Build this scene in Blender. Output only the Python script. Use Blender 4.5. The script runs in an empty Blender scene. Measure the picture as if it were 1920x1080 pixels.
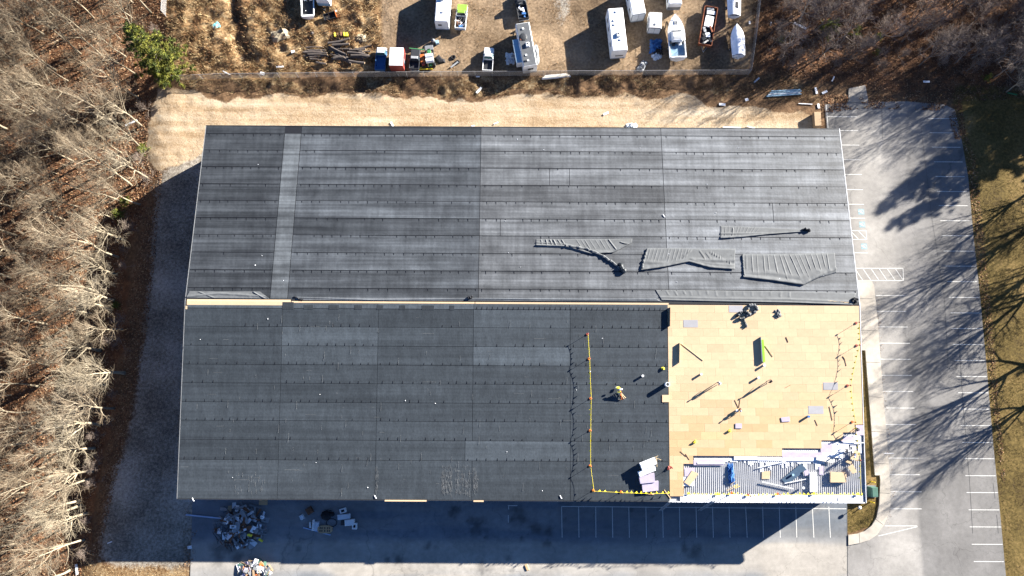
import bpy, math, random
import numpy as np
from mathutils import Matrix, Vector
random.seed(7)
RNG = np.random.default_rng(11)
SC = bpy.context.scene
COL = SC.collection
pi = math.pi

# ------------------------------------------------------------------ camera
CAM_H, CAM_F = 120.0, 1331.0
TILT, ROLL = math.atan(215 / 1331), math.radians(0.3)
cam_data = bpy.data.cameras.new('camera')
cam_data.sensor_width = 36
cam_data.lens = CAM_F / 1920 * 36
cam_data.clip_end = 5000
cam_data.clip_start = 1
cam = bpy.data.objects.new('camera', cam_data)
COL.objects.link(cam)
cam.matrix_world = Matrix.Translation((0, 0, CAM_H)) @ Matrix.Rotation(TILT, 4, 'X') @ Matrix.Rotation(ROLL, 4, 'Z')
SC.camera = cam

# ------------------------------------------------------------------ world, sun, exposure
SUN_EL = math.radians(19.8)
SDX, SDY = -0.8544, -0.5197            # horizontal direction in which shadows fall
world = bpy.data.worlds.new('World')
SC.world = world
world.use_nodes = True
wn = world.node_tree
sky = wn.nodes.new('ShaderNodeTexSky')
sky.sky_type = 'NISHITA'
sky.sun_disc = False
sky.sun_elevation = SUN_EL
sky.sun_rotation = math.atan2(-SDX, -SDY)
sky.air_density = 0.6
sky.dust_density = 0.0
sky.ozone_density = 5.0
sky.altitude = 1500
wn.links.new(sky.outputs[0], wn.nodes['Background'].inputs[0])
wn.nodes['Background'].inputs[1].default_value = 0.05
sl = bpy.data.lights.new('sun', 'SUN')
sl.energy = 5.0
sl.angle = math.radians(0.5)
sl.color = (1.0, 0.945, 0.86)
sun = bpy.data.objects.new('sun', sl)
COL.objects.link(sun)
sun.rotation_euler = Vector((SDX * math.cos(SUN_EL), SDY * math.cos(SUN_EL), -math.sin(SUN_EL))).to_track_quat('-Z', 'Y').to_euler()
sun.location = (60, 40, 80)
SC.view_settings.view_transform = 'Standard'
SC.view_settings.look = 'None'
SC.view_settings.gamma = 1
SC.view_settings.use_curve_mapping = False
SC.view_settings.exposure = 2.55
SC.render.engine = 'CYCLES'
SC.cycles.max_bounces = 5
SC.cycles.diffuse_bounces = 2
SC.cycles.glossy_bounces = 2

# ------------------------------------------------------------------ survey: picture point -> place on the ground / at a height
def P(px, py, z=0.0):
    u = (px - 960) / CAM_F
    v = (540 - py) / CAM_F
    u, v = u * math.cos(ROLL) - v * math.sin(ROLL), u * math.sin(ROLL) + v * math.cos(ROLL)
    dy = v * math.cos(TILT) + math.sin(TILT)
    dz = v * math.sin(TILT) - math.cos(TILT)
    t = (z - CAM_H) / dz
    return (u * t, dy * t)

RX0, RX1, RY0, RY1, RYM = -51.1, 54.4, -14.77, 45.3, 15.4
RZE, RZR = 7.3, 9.8
SLN = (RZR - RZE) / (RY1 - RYM)
SLS = (RZR - RZE) / (RYM - RY0)
def rz(x, y):
    return RZR - (SLN * (y - RYM) if y > RYM else SLS * (RYM - y))
roofz = rz
def RP(px, py, dz=0.0):                 # on the roof surface
    z = 8.5
    for _ in range(6):
        x, y = P(px, py, z + dz)
        z = rz(x, y)
    return (x, y, z + dz)

# ------------------------------------------------------------------ numeric noise
def vnoise(x, y, seed=0):
    x = np.asarray(x, float); y = np.asarray(y, float)
    xi = np.floor(x).astype(np.int64); yi = np.floor(y).astype(np.int64)
    xf = x - xi; yf = y - yi
    xf = xf * xf * (3 - 2 * xf); yf = yf * yf * (3 - 2 * yf)
    def h(a, b):
        n = (a * 374761393 + b * 668265263 + seed * 974634777) & 0x7fffffff
        n = ((n ^ (n >> 13)) * 1274126177) & 0x7fffffff
        n = n ^ (n >> 16)
        return (n & 0xffff) / 65535.0
    a = h(xi, yi); b = h(xi + 1, yi); c = h(xi, yi + 1); d = h(xi + 1, yi + 1)
    return (a * (1 - xf) + b * xf) * (1 - yf) + (c * (1 - xf) + d * xf) * yf
def fbm(x, y, s, seed=0, oct=3):
    r = 0; a = 1; t = 0
    for o in range(oct):
        r = r + a * vnoise(np.asarray(x) / s, np.asarray(y) / s, seed + o * 17)
        t += a; a *= .5; s *= .5
    return r / t
def inpoly(x, y, poly):
    r = np.zeros(np.shape(x), bool)
    n = len(poly); j = n - 1
    for i in range(n):
        xi, yi = poly[i]; xj, yj = poly[j]
        if yi != yj:
            r ^= ((yi > y) != (yj > y)) & (x < (xj - xi) * (y - yi) / (yj - yi) + xi)
        j = i
    return r
def ppoly(pts, z=0):
    return [P(a, b, z) for a, b in pts]

# ------------------------------------------------------------------ materials
MATS = {}
def N(nt, t, **kw):
    n = nt.nodes.new(t)
    for k, v in kw.items():
        if isinstance(k, str) and k.startswith('i_'):
            n.inputs[k[2:]].default_value = v
        else:
            setattr(n, k, v)
    return n
def mat(name, col, rough=.8, var=.18, scale=2.0, spec=.25, metal=0.0, bump=0.0, bscale=None, rnd=0.0, oc=False, var2=0.0, scale2=12.0, stretch=(1, 1, 1), tint=None, streak=0.0):
    m = bpy.data.materials.new(name)
    m.use_nodes = True
    nt = m.node_tree
    b = nt.nodes['Principled BSDF']
    b.inputs['Roughness'].default_value = rough
    b.inputs['Specular IOR Level'].default_value = spec
    b.inputs['Metallic'].default_value = metal
    L = nt.links.new
    tc = N(nt, 'ShaderNodeTexCoord')
    mp = N(nt, 'ShaderNodeMapping')
    mp.inputs['Scale'].default_value = stretch
    L(tc.outputs['Object'], mp.inputs[0])
    n1 = N(nt, 'ShaderNodeTexNoise', i_Scale=scale, i_Detail=5.0, i_Roughness=.6)
    L(mp.outputs[0], n1.inputs['Vector'])
    r1 = N(nt, 'ShaderNodeMapRange')
    r1.inputs[1].default_value = .3; r1.inputs[2].default_value = .7
    r1.inputs[3].default_value = 1 - var; r1.inputs[4].default_value = 1 + var
    L(n1.outputs[0], r1.inputs[0])
    fac = r1.outputs[0]
    if var2:
        n2 = N(nt, 'ShaderNodeTexNoise', i_Scale=scale2, i_Detail=3.0)
        L(tc.outputs['Object'], n2.inputs['Vector'])
        r2 = N(nt, 'ShaderNodeMapRange')
        r2.inputs[1].default_value = .3; r2.inputs[2].default_value = .7
        r2.inputs[3].default_value = 1 - var2; r2.inputs[4].default_value = 1 + var2
        L(n2.outputs[0], r2.inputs[0])
        mm = N(nt, 'ShaderNodeMath', operation='MULTIPLY'); L(fac, mm.inputs[0]); L(r2.outputs[0], mm.inputs[1]); fac = mm.outputs[0]
    if streak:
        for ss, kk in (((.05, 1.1, 1), streak), ((.02, 3.2, 1), streak * .5), ((1.6, .12, 1), streak * .35)):
            mq = N(nt, 'ShaderNodeMapping'); mq.inputs['Scale'].default_value = ss; L(tc.outputs['Object'], mq.inputs[0])
            n2 = N(nt, 'ShaderNodeTexNoise', i_Scale=1.0, i_Detail=3.0); L(mq.outputs[0], n2.inputs['Vector'])
            r2 = N(nt, 'ShaderNodeMapRange'); r2.inputs[1].default_value = .32; r2.inputs[2].default_value = .68; r2.inputs[3].default_value = 1 - kk; r2.inputs[4].default_value = 1 + kk
            L(n2.outputs[0], r2.inputs[0])
            mm = N(nt, 'ShaderNodeMath', operation='MULTIPLY'); L(fac, mm.inputs[0]); L(r2.outputs[0], mm.inputs[1]); fac = mm.outputs[0]
    if rnd:
        oi = N(nt, 'ShaderNodeObjectInfo')
        r3 = N(nt, 'ShaderNodeMapRange'); r3.inputs[3].default_value = 1 - rnd; r3.inputs[4].default_value = 1 + rnd
        L(oi.outputs['Random'], r3.inputs[0])
        mm = N(nt, 'ShaderNodeMath', operation='MULTIPLY'); L(fac, mm.inputs[0]); L(r3.outputs[0], mm.inputs[1]); fac = mm.outputs[0]
    base = N(nt, 'ShaderNodeRGB'); base.outputs[0].default_value = (*col, 1)
    src = base.outputs[0]
    if tint:
        mt = N(nt, 'ShaderNodeMix', data_type='RGBA')
        mt.inputs['B'].default_value = (*tint, 1)
        nz = N(nt, 'ShaderNodeTexNoise', i_Scale=scale * .6, i_Detail=4.0); L(tc.outputs['Object'], nz.inputs['Vector'])
        rr = N(nt, 'ShaderNodeMapRange'); rr.inputs[1].default_value = .42; rr.inputs[2].default_value = .62
        L(nz.outputs[0], rr.inputs[0]); L(rr.outputs[0], mt.inputs['Factor']); L(src, mt.inputs['A']); src = mt.outputs['Result']
    if oc:
        oi = N(nt, 'ShaderNodeObjectInfo')
        mx = N(nt, 'ShaderNodeMix', data_type='RGBA', blend_type='MULTIPLY'); mx.inputs['Factor'].default_value = 1
        L(src, mx.inputs['A']); L(oi.outputs['Color'], mx.inputs['B']); src = mx.outputs['Result']
    vm = N(nt, 'ShaderNodeVectorMath', operation='SCALE')
    L(src, vm.inputs[0]); L(fac, vm.inputs['Scale'])
    L(vm.outputs[0], b.inputs['Base Color'])
    if bump:
        nb = N(nt, 'ShaderNodeTexNoise', i_Scale=bscale or scale * 6, i_Detail=4.0)
        L(mp.outputs[0], nb.inputs['Vector'])
        bp = N(nt, 'ShaderNodeBump', i_Strength=bump, i_Distance=.05)
        L(nb.outputs[0], bp.inputs['Height']); L(bp.outputs[0], b.inputs['Normal'])
    MATS[name] = m
    return m
def M(n):
    return MATS[n]
def vcol_mat(name, rough=.9, gain=1.0, var=.2, scale=1.5):
    m = mat(name, (gain, gain, gain), rough, var, scale, spec=.1)
    nt = m.node_tree
    a = N(nt, 'ShaderNodeAttribute', attribute_name='Tone')
    vm = [n for n in nt.nodes if n.bl_idname == 'ShaderNodeVectorMath'][0]
    nt.links.new(a.outputs['Color'], vm.inputs[0])
    return m

for nm, c in dict(white_paint=(.62, .63, .63), white_foam=(.72, .73, .75), white_trim=(.55, .56, .58), cream_paint=(.55, .52, .46), grey_paint=(.14, .147, .155),
                  pale_blue=(.22, .34, .43), lavender_foam=(.345, .305, .385), black_rubber=(.012, .012, .014), dark_paint=(.022, .024, .028), lime_paint=(.17, .31, .035),
                  red_paint=(.22, .04, .03), blue_paint=(.03, .10, .24), rust=(.20, .065, .03), orange_paint=(.42, .11, .025), yellow_paint=(.75, .55, .03),
                  green_paint=(.04, .16, .06), deep_green=(.05, .11, .085), silver=(.24, .25, .26), tarp_blue=(.03, .105, .28), tarp_white=(.5, .54, .58), bark_wood=(.080, .067, .060), wood_end=(.34, .24, .15),
                  plywood=(.30, .21, .125), pale_wood=(.5, .38, .22), brown_wood=(.12, .055, .03), skin=(.4, .24, .17), denim=(.05, .07, .12), hi_vis=(.7, .6, .05), cloth_dark=(.02, .02, .025),
                  cloth_white=(.6, .6, .6), green_sheet=(.20, .44, .03), aqua=(.2, .55, .62), pole_blue=(.28, .36, .5), cardboard=(.36, .25, .14), steel_wall=(.3, .3, .3)).items():
    mat(nm, c, rough=.55 if 'paint' in nm else .75, var=.12, scale=1.3, spec=.35 if 'paint' in nm else .2, var2=.06)
mat('glass', (.02, .03, .04), rough=.12, var=.05, spec=.6)
mat('teal_glass', (.05, .11, .11), rough=.15, var=.05, spec=.6)
mat('line_paint', (.46, .455, .43), rough=.8, var=.10, scale=2.5, spec=.1, var2=.18, scale2=5)
mat('blue_line_paint', (.19, .265, .285), rough=.8, var=.2, scale=3, spec=.1)
mat('membrane', (.0245, .0290, .033), rough=.5, var=.16, scale=.9, spec=.3, oc=True, var2=.13, scale2=3.0, stretch=(1.0, .35, 1), bump=.25, bscale=5, streak=.16)
mat('membrane_grey', (.072, .078, .085), rough=.44, var=.30, scale=.30, spec=.36, oc=True, var2=.10, scale2=2.5, stretch=(.9, .9, 1), bump=.3, bscale=4, streak=.38)
mat('membrane_loose', (.088, .093, .096), rough=.65, var=.16, scale=1.5, spec=.25)
mat('membrane_black', (.010, .011, .014), rough=.6, var=.1, spec=.2)
mat('board', (.435, .323, .205), rough=.9, var=.05, scale=1.2, spec=.1, rnd=.06, var2=.05, oc=True)
mat('rv_grey', (.085, .09, .096), rough=.55, var=.2, scale=1.2, var2=.1)
mat('panel_shade', (.045, .075, .115), rough=.5, var=.1)  # dark blue of a panel in shade, put into the colour
mat('deck_steel', (.33, .335, .345), rough=.5, var=.1, scale=1, spec=.3)
mat('deck_white', (.66, .68, .72), rough=.7, var=.06, scale=1, spec=.2)
mat('bark', (.235, .197, .14), rough=.9, var=.25, scale=1.6, spec=.1, rnd=.22)
mat('twig', (.158, .122, .083), rough=.9, var=.2, scale=1.2, spec=.05, rnd=.25)
mat('bark_brown', (.16, .13, .105), rough=.9, var=.25, scale=1.6, spec=.1, rnd=.2)
mat('twig_brown', (.165, .130, .108), rough=.9, var=.2, scale=1.2, spec=.05, rnd=.25)
mat('wire', (.24, .235, .23), rough=.6, var=.1, spec=.3)
vcol_mat('needles', rough=.8)
vcol_mat('litter', rough=.95)

# ------------------------------------------------------------------ mesh builder
class MB:
    def __init__(s):
        s.v = []; s.f = []; s.m = []
    def add(s, vs, fs, mi=0):
        o = len(s.v)
        s.v += [tuple(v) for v in vs]
        for f in fs:
            s.f.append(tuple(o + i for i in f)); s.m.append(mi)
        return s
    def box(s, c, d, rz=0.0, mi=0, top=1.0, rx=0.0, ry=0.0, topy=None):
        x, y, z = d[0] / 2, d[1] / 2, d[2] / 2
        ty = top if topy is None else topy
        vs = [(-x, -y, -z), (x, -y, -z), (x, y, -z), (-x, y, -z), (-x * top, -y * ty, z), (x * top, -y * ty, z), (x * top, y * ty, z), (-x * top, y * ty, z)]
        if rx or ry or rz:
            R = Matrix.Rotation(rz, 3, 'Z') @ Matrix.Rotation(ry, 3, 'Y') @ Matrix.Rotation(rx, 3, 'X')
            vs = [R @ Vector(v) for v in vs]
        return s.add([(v[0] + c[0], v[1] + c[1], v[2] + c[2]) for v in vs],
                     [(3, 2, 1, 0), (4, 5, 6, 7), (0, 1, 5, 4), (1, 2, 6, 5), (2, 3, 7, 6), (3, 0, 4, 7)], mi)
    def prism(s, pts, z0, z1, mi=0, shrink=1.0):
        n = len(pts)
        a = sum((pts[i][0] * pts[(i + 1) % n][1] - pts[(i + 1) % n][0] * pts[i][1]) for i in range(n))
        if a < 0: pts = pts[::-1]
        cx = sum(p[0] for p in pts) / n; cy = sum(p[1] for p in pts) / n
        vs = [(p[0], p[1], z0) for p in pts] + [(cx + (p[0] - cx) * shrink, cy + (p[1] - cy) * shrink, z1) for p in pts]
        fs = [tuple(range(n))[::-1], tuple(range(n, 2 * n))] + [(i, (i + 1) % n, n + (i + 1) % n, n + i) for i in range(n)]
        return s.add(vs, fs, mi)
    def tube(s, pts, r, n=6, mi=0, cap=True):
        pts = [Vector(p) for p in pts]
        if not hasattr(r, '__len__'): r = [r] * len(pts)
        k = len(pts); vs = []; fs = []
        for i, p in enumerate(pts):
            t = (pts[min(i + 1, k - 1)] - pts[max(i - 1, 0)])
            t = t.normalized() if t.length > 1e-9 else Vector((0, 0, 1))
            a = Vector((0, 0, 1)) if abs(t.z) < .9 else Vector((1, 0, 0))
            u = t.cross(a).normalized(); w = t.cross(u)
            for j in range(n):
                q = 2 * pi * j / n
                vs.append(p + (u * math.cos(q) + w * math.sin(q)) * r[i])
        for i in range(k - 1):
            for j in range(n):
                a, b = i * n + j, i * n + (j + 1) % n
                fs.append((a, a + n, b + n, b))
        if cap:
            fs.append(tuple(range(n))); fs.append(tuple(range((k - 1) * n, k * n))[::-1])
        return s.add(vs, fs, mi)
    def loft(s, rings, mi=0, cap=True, closed=True):
        n = len(rings[0]); vs = [v for r in rings for v in r]; fs = []
        for i in range(len(rings) - 1):
            for j in range(n if closed else n - 1):
                a, b = i * n + j, i * n + (j + 1) % n
                fs.append((a, b, b + n, a + n))
        if cap and closed:
            fs.append(tuple(range(n))[::-1]); fs.append(tuple(range((len(rings) - 1) * n, len(rings) * n)))
        return s.add(vs, fs, mi)
    def ell(s, c, r, nu=8, nv=6, mi=0, z0=-1.0):
        rings = []
        for i in range(nv + 1):
            t = z0 + (1 - z0) * i / nv
            q = math.sqrt(max(0.0, 1 - t * t)) if i < nv else .02
            rings.append([(c[0] + r[0] * q * math.cos(2 * pi * j / nu), c[1] + r[1] * q * math.sin(2 * pi * j / nu), c[2] + r[2] * t) for j in range(nu)])
        return s.loft(rings, mi)
    def mesh(s, name, mats, smooth=False):
        me = bpy.data.meshes.new(name)
        me.from_pydata(s.v, [], s.f)
        for m in (mats if isinstance(mats, (list, tuple)) else [mats]):
            me.materials.append(M(m) if isinstance(m, str) else m)
        if any(s.m): me.polygons.foreach_set('material_index', s.m)
        if smooth: me.polygons.foreach_set('use_smooth', [True] * len(me.polygons))
        me.update()
        return me
    def build(s, name, mats, parent=None, loc=None, rz=0.0, smooth=False, bevel=0.0, label=None):
        return link(name, s.mesh(name, mats, smooth), parent, loc, rz, bevel, label)
def link(name, me, parent=None, loc=None, rz=0.0, bevel=0.0, label=None):
    o = bpy.data.objects.new(name, me)
    COL.objects.link(o)
    if parent is not None: o.parent = parent
    if loc is not None: o.location = loc
    if rz: o.rotation_euler[2] = rz
    if bevel:
        b = o.modifiers.new('bevel', 'BEVEL'); b.width = bevel; b.segments = 2; b.limit_method = 'ANGLE'
    if label: o['label'] = label
    return o
def tag(o, label, cat, group=None):
    o['label'] = label; o['category'] = cat
    if group: o['group'] = group
    return o
def thing(name, label, cat, loc=(0, 0, 0), rz=0.0, group=None):
    o = bpy.data.objects.new(name, None)
    COL.objects.link(o); o.location = loc; o.rotation_euler[2] = rz
    o.empty_display_size = .3
    return tag(o, label, cat, group)
def struct(o):
    o['kind'] = 'structure'; return o
def stuff(o, label=None, cat=None):
    o['kind'] = 'stuff'
    if label: o['label'] = label
    if cat: o['category'] = cat
    return o
def copy_tree(o, loc, rz=0.0, scale=1.0, label=None, parent=None):
    c = o.copy(); COL.objects.link(c)
    if parent is not None: c.parent = parent
    else:
        c.location = loc; c.rotation_euler = (o.rotation_euler[0], o.rotation_euler[1], rz); c.scale = (scale,) * 3
    if label: c['label'] = label
    for ch in o.children: copy_tree(ch, None, parent=c)
    return c
def npmesh(name, co, tris, mats, cols=None, smooth=False):
    me = bpy.data.meshes.new(name)
    co = np.asarray(co, np.float32); tris = np.asarray(tris, np.int32); k = tris.shape[1]
    me.vertices.add(len(co)); me.vertices.foreach_set('co', co.ravel())
    me.loops.add(tris.size); me.loops.foreach_set('vertex_index', tris.ravel())
    me.polygons.add(len(tris))
    me.polygons.foreach_set('loop_start', np.arange(0, tris.size, k, dtype=np.int32))
    me.polygons.foreach_set('loop_total', np.full(len(tris), k, np.int32))
    for m in (mats if isinstance(mats, (list, tuple)) else [mats]): me.materials.append(M(m) if isinstance(m, str) else m)
    if smooth: me.polygons.foreach_set('use_smooth', np.ones(len(tris), bool))
    me.update(calc_edges=True)
    if cols is not None:
        for nm, c in (cols.items() if isinstance(cols, dict) else [('Tone', cols)]):
            a = me.color_attributes.new(nm, 'FLOAT_COLOR', 'POINT')
            c4 = np.ones((len(co), 4), np.float32); c4[:, :c.shape[1]] = c
            a.data.foreach_set('color', c4.ravel())
    return me
# ------------------------------------------------------------------ terrain
def axis(a, b, st, far, k=7):
    f = list(np.arange(a, b + 1e-6, st))
    lo = [a - (far + a) * ((i + 1) / k) ** 2 for i in range(k)][::-1]
    hi = [b + (far - b) * ((i + 1) / k) ** 2 for i in range(k)]
    return np.array(lo + f + hi), k
GX, GK = axis(-104, 104, .4, 900)
GY, _ = axis(-44, 88, .4, 900)
XX, YY = np.meshgrid(GX, GY)
FOREST_EDGE = [(308, -140), (308, -40), (303, 90), (288, 150), (280, 190), (272, 275), (282, 330), (268, 400), (242, 450), (230, 490), (226, 560), (232, 615), (214, 680), (214, 765), (198, 800), (188, 845), (186, 890), (165, 945), (172, 1015), (150, 1075), (120, 1200)]
POLY = dict(
    forest=ppoly([(-900, -140)] + FOREST_EDGE + [(-900, 1200)]),
    sand=ppoly([(290, 160), (330, 168), (420, 183), (700, 184), (1000, 184), (1300, 186), (1420, 200), (1535, 215), (1540, 260), (1200, 420), (420, 420), (378, 285), (300, 326), (283, 290), (276, 240)]),
    yard=ppoly([(318, -200), (1440, -200), (1408, 136), (310, 143)]),
    rough=ppoly([(308, -200), (700, -200), (715, 132), (310, 146)]),
    bank=ppoly([(330, 147), (1410, 138), (1530, 150), (1540, 190), (1420, 190), (1200, 180), (700, 181), (420, 178), (335, 164)]),
    lane=ppoly([(296, 326), (420, 262), (420, 960), (355, 1062), (185, 1062), (200, 960), (228, 860), (245, 770), (262, 680), (278, 560), (290, 450)]),
    neplain=ppoly([(1412, -200), (2600, -200), (2600, 160), (1790, 190), (1600, 165), (1530, 150), (1410, 140)]),
    east=ppoly([(1780, 160), (2600, 160), (2600, 1500), (1870, 1500), (1790, 200)]),
    island=ppoly([(1600, 640), (1625, 650), (1650, 890), (1640, 985), (1585, 1003), (1585, 800)]),
    swgrass=ppoly([(-200, 1062), (358, 1058), (356, 1300), (-200, 1300)]),
    track=ppoly([(1035, -200), (1085, -200), (1060, 110), (1040, 20)]),
)
def blur(m, n):
    m = m.astype(np.float32)
    for _ in range(2):
        for ax in (0, 1):
            c = np.cumsum(np.pad(m, [(n + 1, n) if a == ax else (0, 0) for a in (0, 1)], mode='edge'), axis=ax)
            m = (np.take(c, range(2 * n + 1, c.shape[ax]), ax) - np.take(c, range(0, c.shape[ax] - 2 * n - 1), ax)) / (2 * n + 1)
    return m
WX = XX + 3.4 * (fbm(XX, YY, 6, 101, 3) - .5) + 1.6 * (fbm(XX, YY, 1.6, 105, 2) - .5)
WY = YY + 3.0 * (fbm(XX, YY, 6, 111, 3) - .5) + 1.6 * (fbm(XX, YY, 1.6, 115, 2) - .5)
MSK = {k: blur(inpoly(XX, YY, v) if k in ('yard', 'east', 'island') else inpoly(WX, WY, v), 1 if k in ('island', 'sand', 'bank') else 5 if k == 'lane' else 3) for k, v in POLY.items()}
ROUGHZ = np.clip(MSK['rough'] + MSK['bank'] + .6 * MSK['neplain'] * (1 - MSK['bank']), 0, 1)
clear = blur(inpoly(XX, YY, ppoly([(345, 225), (1530, 150), (1800, 165), (1900, 1110), (345, 1110)])), 2)
ZZ = -1.3 * blur(inpoly(XX, YY, POLY['forest']), 5)
ZZ = ZZ + ROUGHZ * (1.1 * (fbm(XX, YY, 3.0, 3, 3) - .5) + .8 * (fbm(XX, YY, 1.2, 5, 2) - .5)) * (1 - clear)
gul = np.abs(XX - np.interp(YY, [P(455, 112)[1], P(445, 60)[1], P(437, 0)[1], P(430, -60)[1]], [P(455, 112)[0], P(445, 60)[0], P(437, 0)[0], P(430, -60)[0]]))
ZZ = ZZ - 1.5 * np.exp(-((gul + 2.2 * (fbm(XX, YY, 2.5, 133, 3) - .5)) / 1.2) ** 2) * (.35 + 1.1 * fbm(XX, YY, 4, 137, 2)) / (1 + np.exp(-(YY - P(450, 112)[1]) / .6))
ZZ = ZZ + MSK['forest'] * .6 * (fbm(XX, YY, 5, 9, 3) - .5)
ZZ = ZZ + MSK['sand'] * .22 * (fbm(XX, YY, 1.3, 8, 2) - .5) * (1 - clear) + MSK['sand'] * .10 * (fbm(XX, YY, 1.0, 18, 2) - .5) + MSK['yard'] * .16 * (fbm(XX, YY, 1.8, 28, 2) - .5) + .05 * MSK['east'] * (fbm(XX, YY, 1.2, 4, 2) - .5) - .08 * clear
ZZ = np.where((YY > 200) | (np.abs(XX) > 200) | (YY < -150), 0, ZZ)
def gz(x, y):
    i = GK + (x + 104) / .4; j = GK + (y + 44) / .4
    i = min(max(i, 0), len(GX) - 2.001); j = min(max(j, 0), len(GY) - 2.001)
    a, b = int(i), int(j); u, v = i - a, j - b
    return float((ZZ[b, a] * (1 - u) + ZZ[b, a + 1] * u) * (1 - v) + (ZZ[b + 1, a] * (1 - u) + ZZ[b + 1, a + 1] * u) * v)
def gzv(x, y):
    i = np.clip(GK + (x + 104) / .4, 0, len(GX) - 2).astype(int); j = np.clip(GK + (y + 44) / .4, 0, len(GY) - 2).astype(int)
    return ZZ[j, i]
def mv(name, x, y):
    i = np.clip(GK + (x + 104) / .4 + .5, 0, len(GX) - 1).astype(int); j = np.clip(GK + (y + 44) / .4 + .5, 0, len(GY) - 1).astype(int)
    return MSK[name][j, i]
def PG(px, py, dz=0.0):
    x, y = P(px, py, 0)
    return (x, y, gz(x, y) + dz)

gm = bpy.data.materials.new('ground_soil'); gm.use_nodes = True
def ground_material():
    nt = gm.node_tree; L = nt.links.new; b = nt.nodes['Principled BSDF']
    b.inputs['Roughness'].default_value = .95; b.inputs['Specular IOR Level'].default_value = .1
    tc = N(nt, 'ShaderNodeTexCoord')
    def noise(s, d=5.0, r=.6):
        n = N(nt, 'ShaderNodeTexNoise', i_Scale=s, i_Detail=d, i_Roughness=r); L(tc.outputs['Object'], n.inputs['Vector']); return n.outputs[0]
    big, mid, fine, grit = noise(.09), noise(.5), noise(2.2), noise(7.0, 3.0)
    aA = N(nt, 'ShaderNodeAttribute', attribute_name='MaskA'); aB = N(nt, 'ShaderNodeAttribute', attribute_name='MaskB')
    sA = N(nt, 'ShaderNodeSeparateColor'); sB = N(nt, 'ShaderNodeSeparateColor')
    L(aA.outputs['Color'], sA.inputs[0]); L(aB.outputs['Color'], sB.inputs[0])
    def ramp(src, stops):
        r = N(nt, 'ShaderNodeValToRGB'); e = r.color_ramp.elements
        e[0].position, e[0].color = stops[0][0], (*stops[0][1], 1); e[1].position, e[1].color = stops[-1][0], (*stops[-1][1], 1)
        for p, c in stops[1:-1]:
            q = e.new(p); q.color = (*c, 1)
        L(src, r.inputs[0]); return r.outputs[0]
    def comb(a, b2, wa, wb):
        m1 = N(nt, 'ShaderNodeMath', operation='MULTIPLY'); L(a, m1.inputs[0]); m1.inputs[1].default_value = wa
        m2 = N(nt, 'ShaderNodeMath', operation='MULTIPLY_ADD'); L(b2, m2.inputs[0]); m2.inputs[1].default_value = wb; L(m1.outputs[0], m2.inputs[2])
        return m2.outputs[0]
    def mask(src, amp=1.0):
        m1 = N(nt, 'ShaderNodeMath', operation='MULTIPLY_ADD'); L(comb(mid, fine, .5, .5), m1.inputs[0]); m1.inputs[1].default_value = amp; L(src, m1.inputs[2])
        r = N(nt, 'ShaderNodeMapRange', interpolation_type='SMOOTHSTEP'); r.inputs[1].default_value = .5 * amp + .35; r.inputs[2].default_value = .5 * amp + .65
        L(m1.outputs[0], r.inputs[0]); return r.outputs[0]
    def mix(a, c, f):
        m = N(nt, 'ShaderNodeMix', data_type='RGBA'); L(f, m.inputs['Factor']); L(a, m.inputs['A']); L(c, m.inputs['B']); return m.outputs['Result']
    f1 = comb(mid, fine, .45, .55); f2 = comb(mid, grit, .5, .5); f3 = comb(big, fine, .6, .4)
    soil = ramp(f1, [(.36, (.06, .036, .022)), (.5, (.11, .066, .036)), (.62, (.17, .105, .06))])
    dirt = ramp(f3, [(.36, (.075, .05, .03)), (.45, (.13, .09, .054)), (.53, (.19, .135, .085)), (.62, (.28, .20, .125))])
    dry = ramp(f1, [(.36, (.07, .036, .016)), (.46, (.145, .088, .042)), (.54, (.21, .142, .074)), (.64, (.32, .245, .145))])
    litter = ramp(f2, [(.36, (.035, .021, .014)), (.46, (.085, .043, .023)), (.55, (.145, .070, .035)), (.64, (.21, .118, .062))])
    mps = N(nt, 'ShaderNodeMapping'); mps.inputs['Scale'].default_value = (.05, .55, 1); L(tc.outputs['Object'], mps.inputs[0]); nst = N(nt, 'ShaderNodeTexNoise', i_Scale=1.0, i_Detail=5.0, i_Roughness=.65); L(mps.outputs[0], nst.inputs['Vector'])
    sand = ramp(comb(comb(f3, nst.outputs[0], .5, .5), grit, .75, .25), [(.37, (.155, .10, .057)), (.44, (.23, .16, .094)), (.50, (.305, .23, .15)), (.56, (.355, .285, .20)), (.62, (.40, .345, .27))])
    gravel = ramp(comb(f3, grit, .7, .3), [(.36, (.045, .042, .038)), (.45, (.125, .108, .086)), (.52, (.235, .21, .175)), (.60, (.36, .33, .285))])
    green = ramp(f3, [(.36, (.055, .038, .016)), (.46, (.095, .068, .022)), (.54, (.145, .100, .037)), (.63, (.21, .142, .066))])
    c = mix(soil, dirt, mask(sB.outputs[2])); c = mix(c, dry, mask(sA.outputs[1])); c = mix(c, litter, mask(sA.outputs[2]))
    c = mix(c, gravel, mask(sB.outputs[0])); c = mix(c, green, mask(sB.outputs[1], .8)); c = mix(c, sand, mask(sA.outputs[0], .9))
    L(c, b.inputs['Base Color'])
    bp = N(nt, 'ShaderNodeBump', i_Strength=.7, i_Distance=.15); L(comb(fine, grit, .6, .4), bp.inputs['Height']); L(bp.outputs[0], b.inputs['Normal'])
ground_material()
MATS['ground_soil'] = gm
ny, nx = XX.shape
idx = np.arange(ny * nx).reshape(ny, nx)
quads = np.stack([idx[:-1, :-1], idx[:-1, 1:], idx[1:, 1:], idx[1:, :-1]], -1).reshape(-1, 4)
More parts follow.
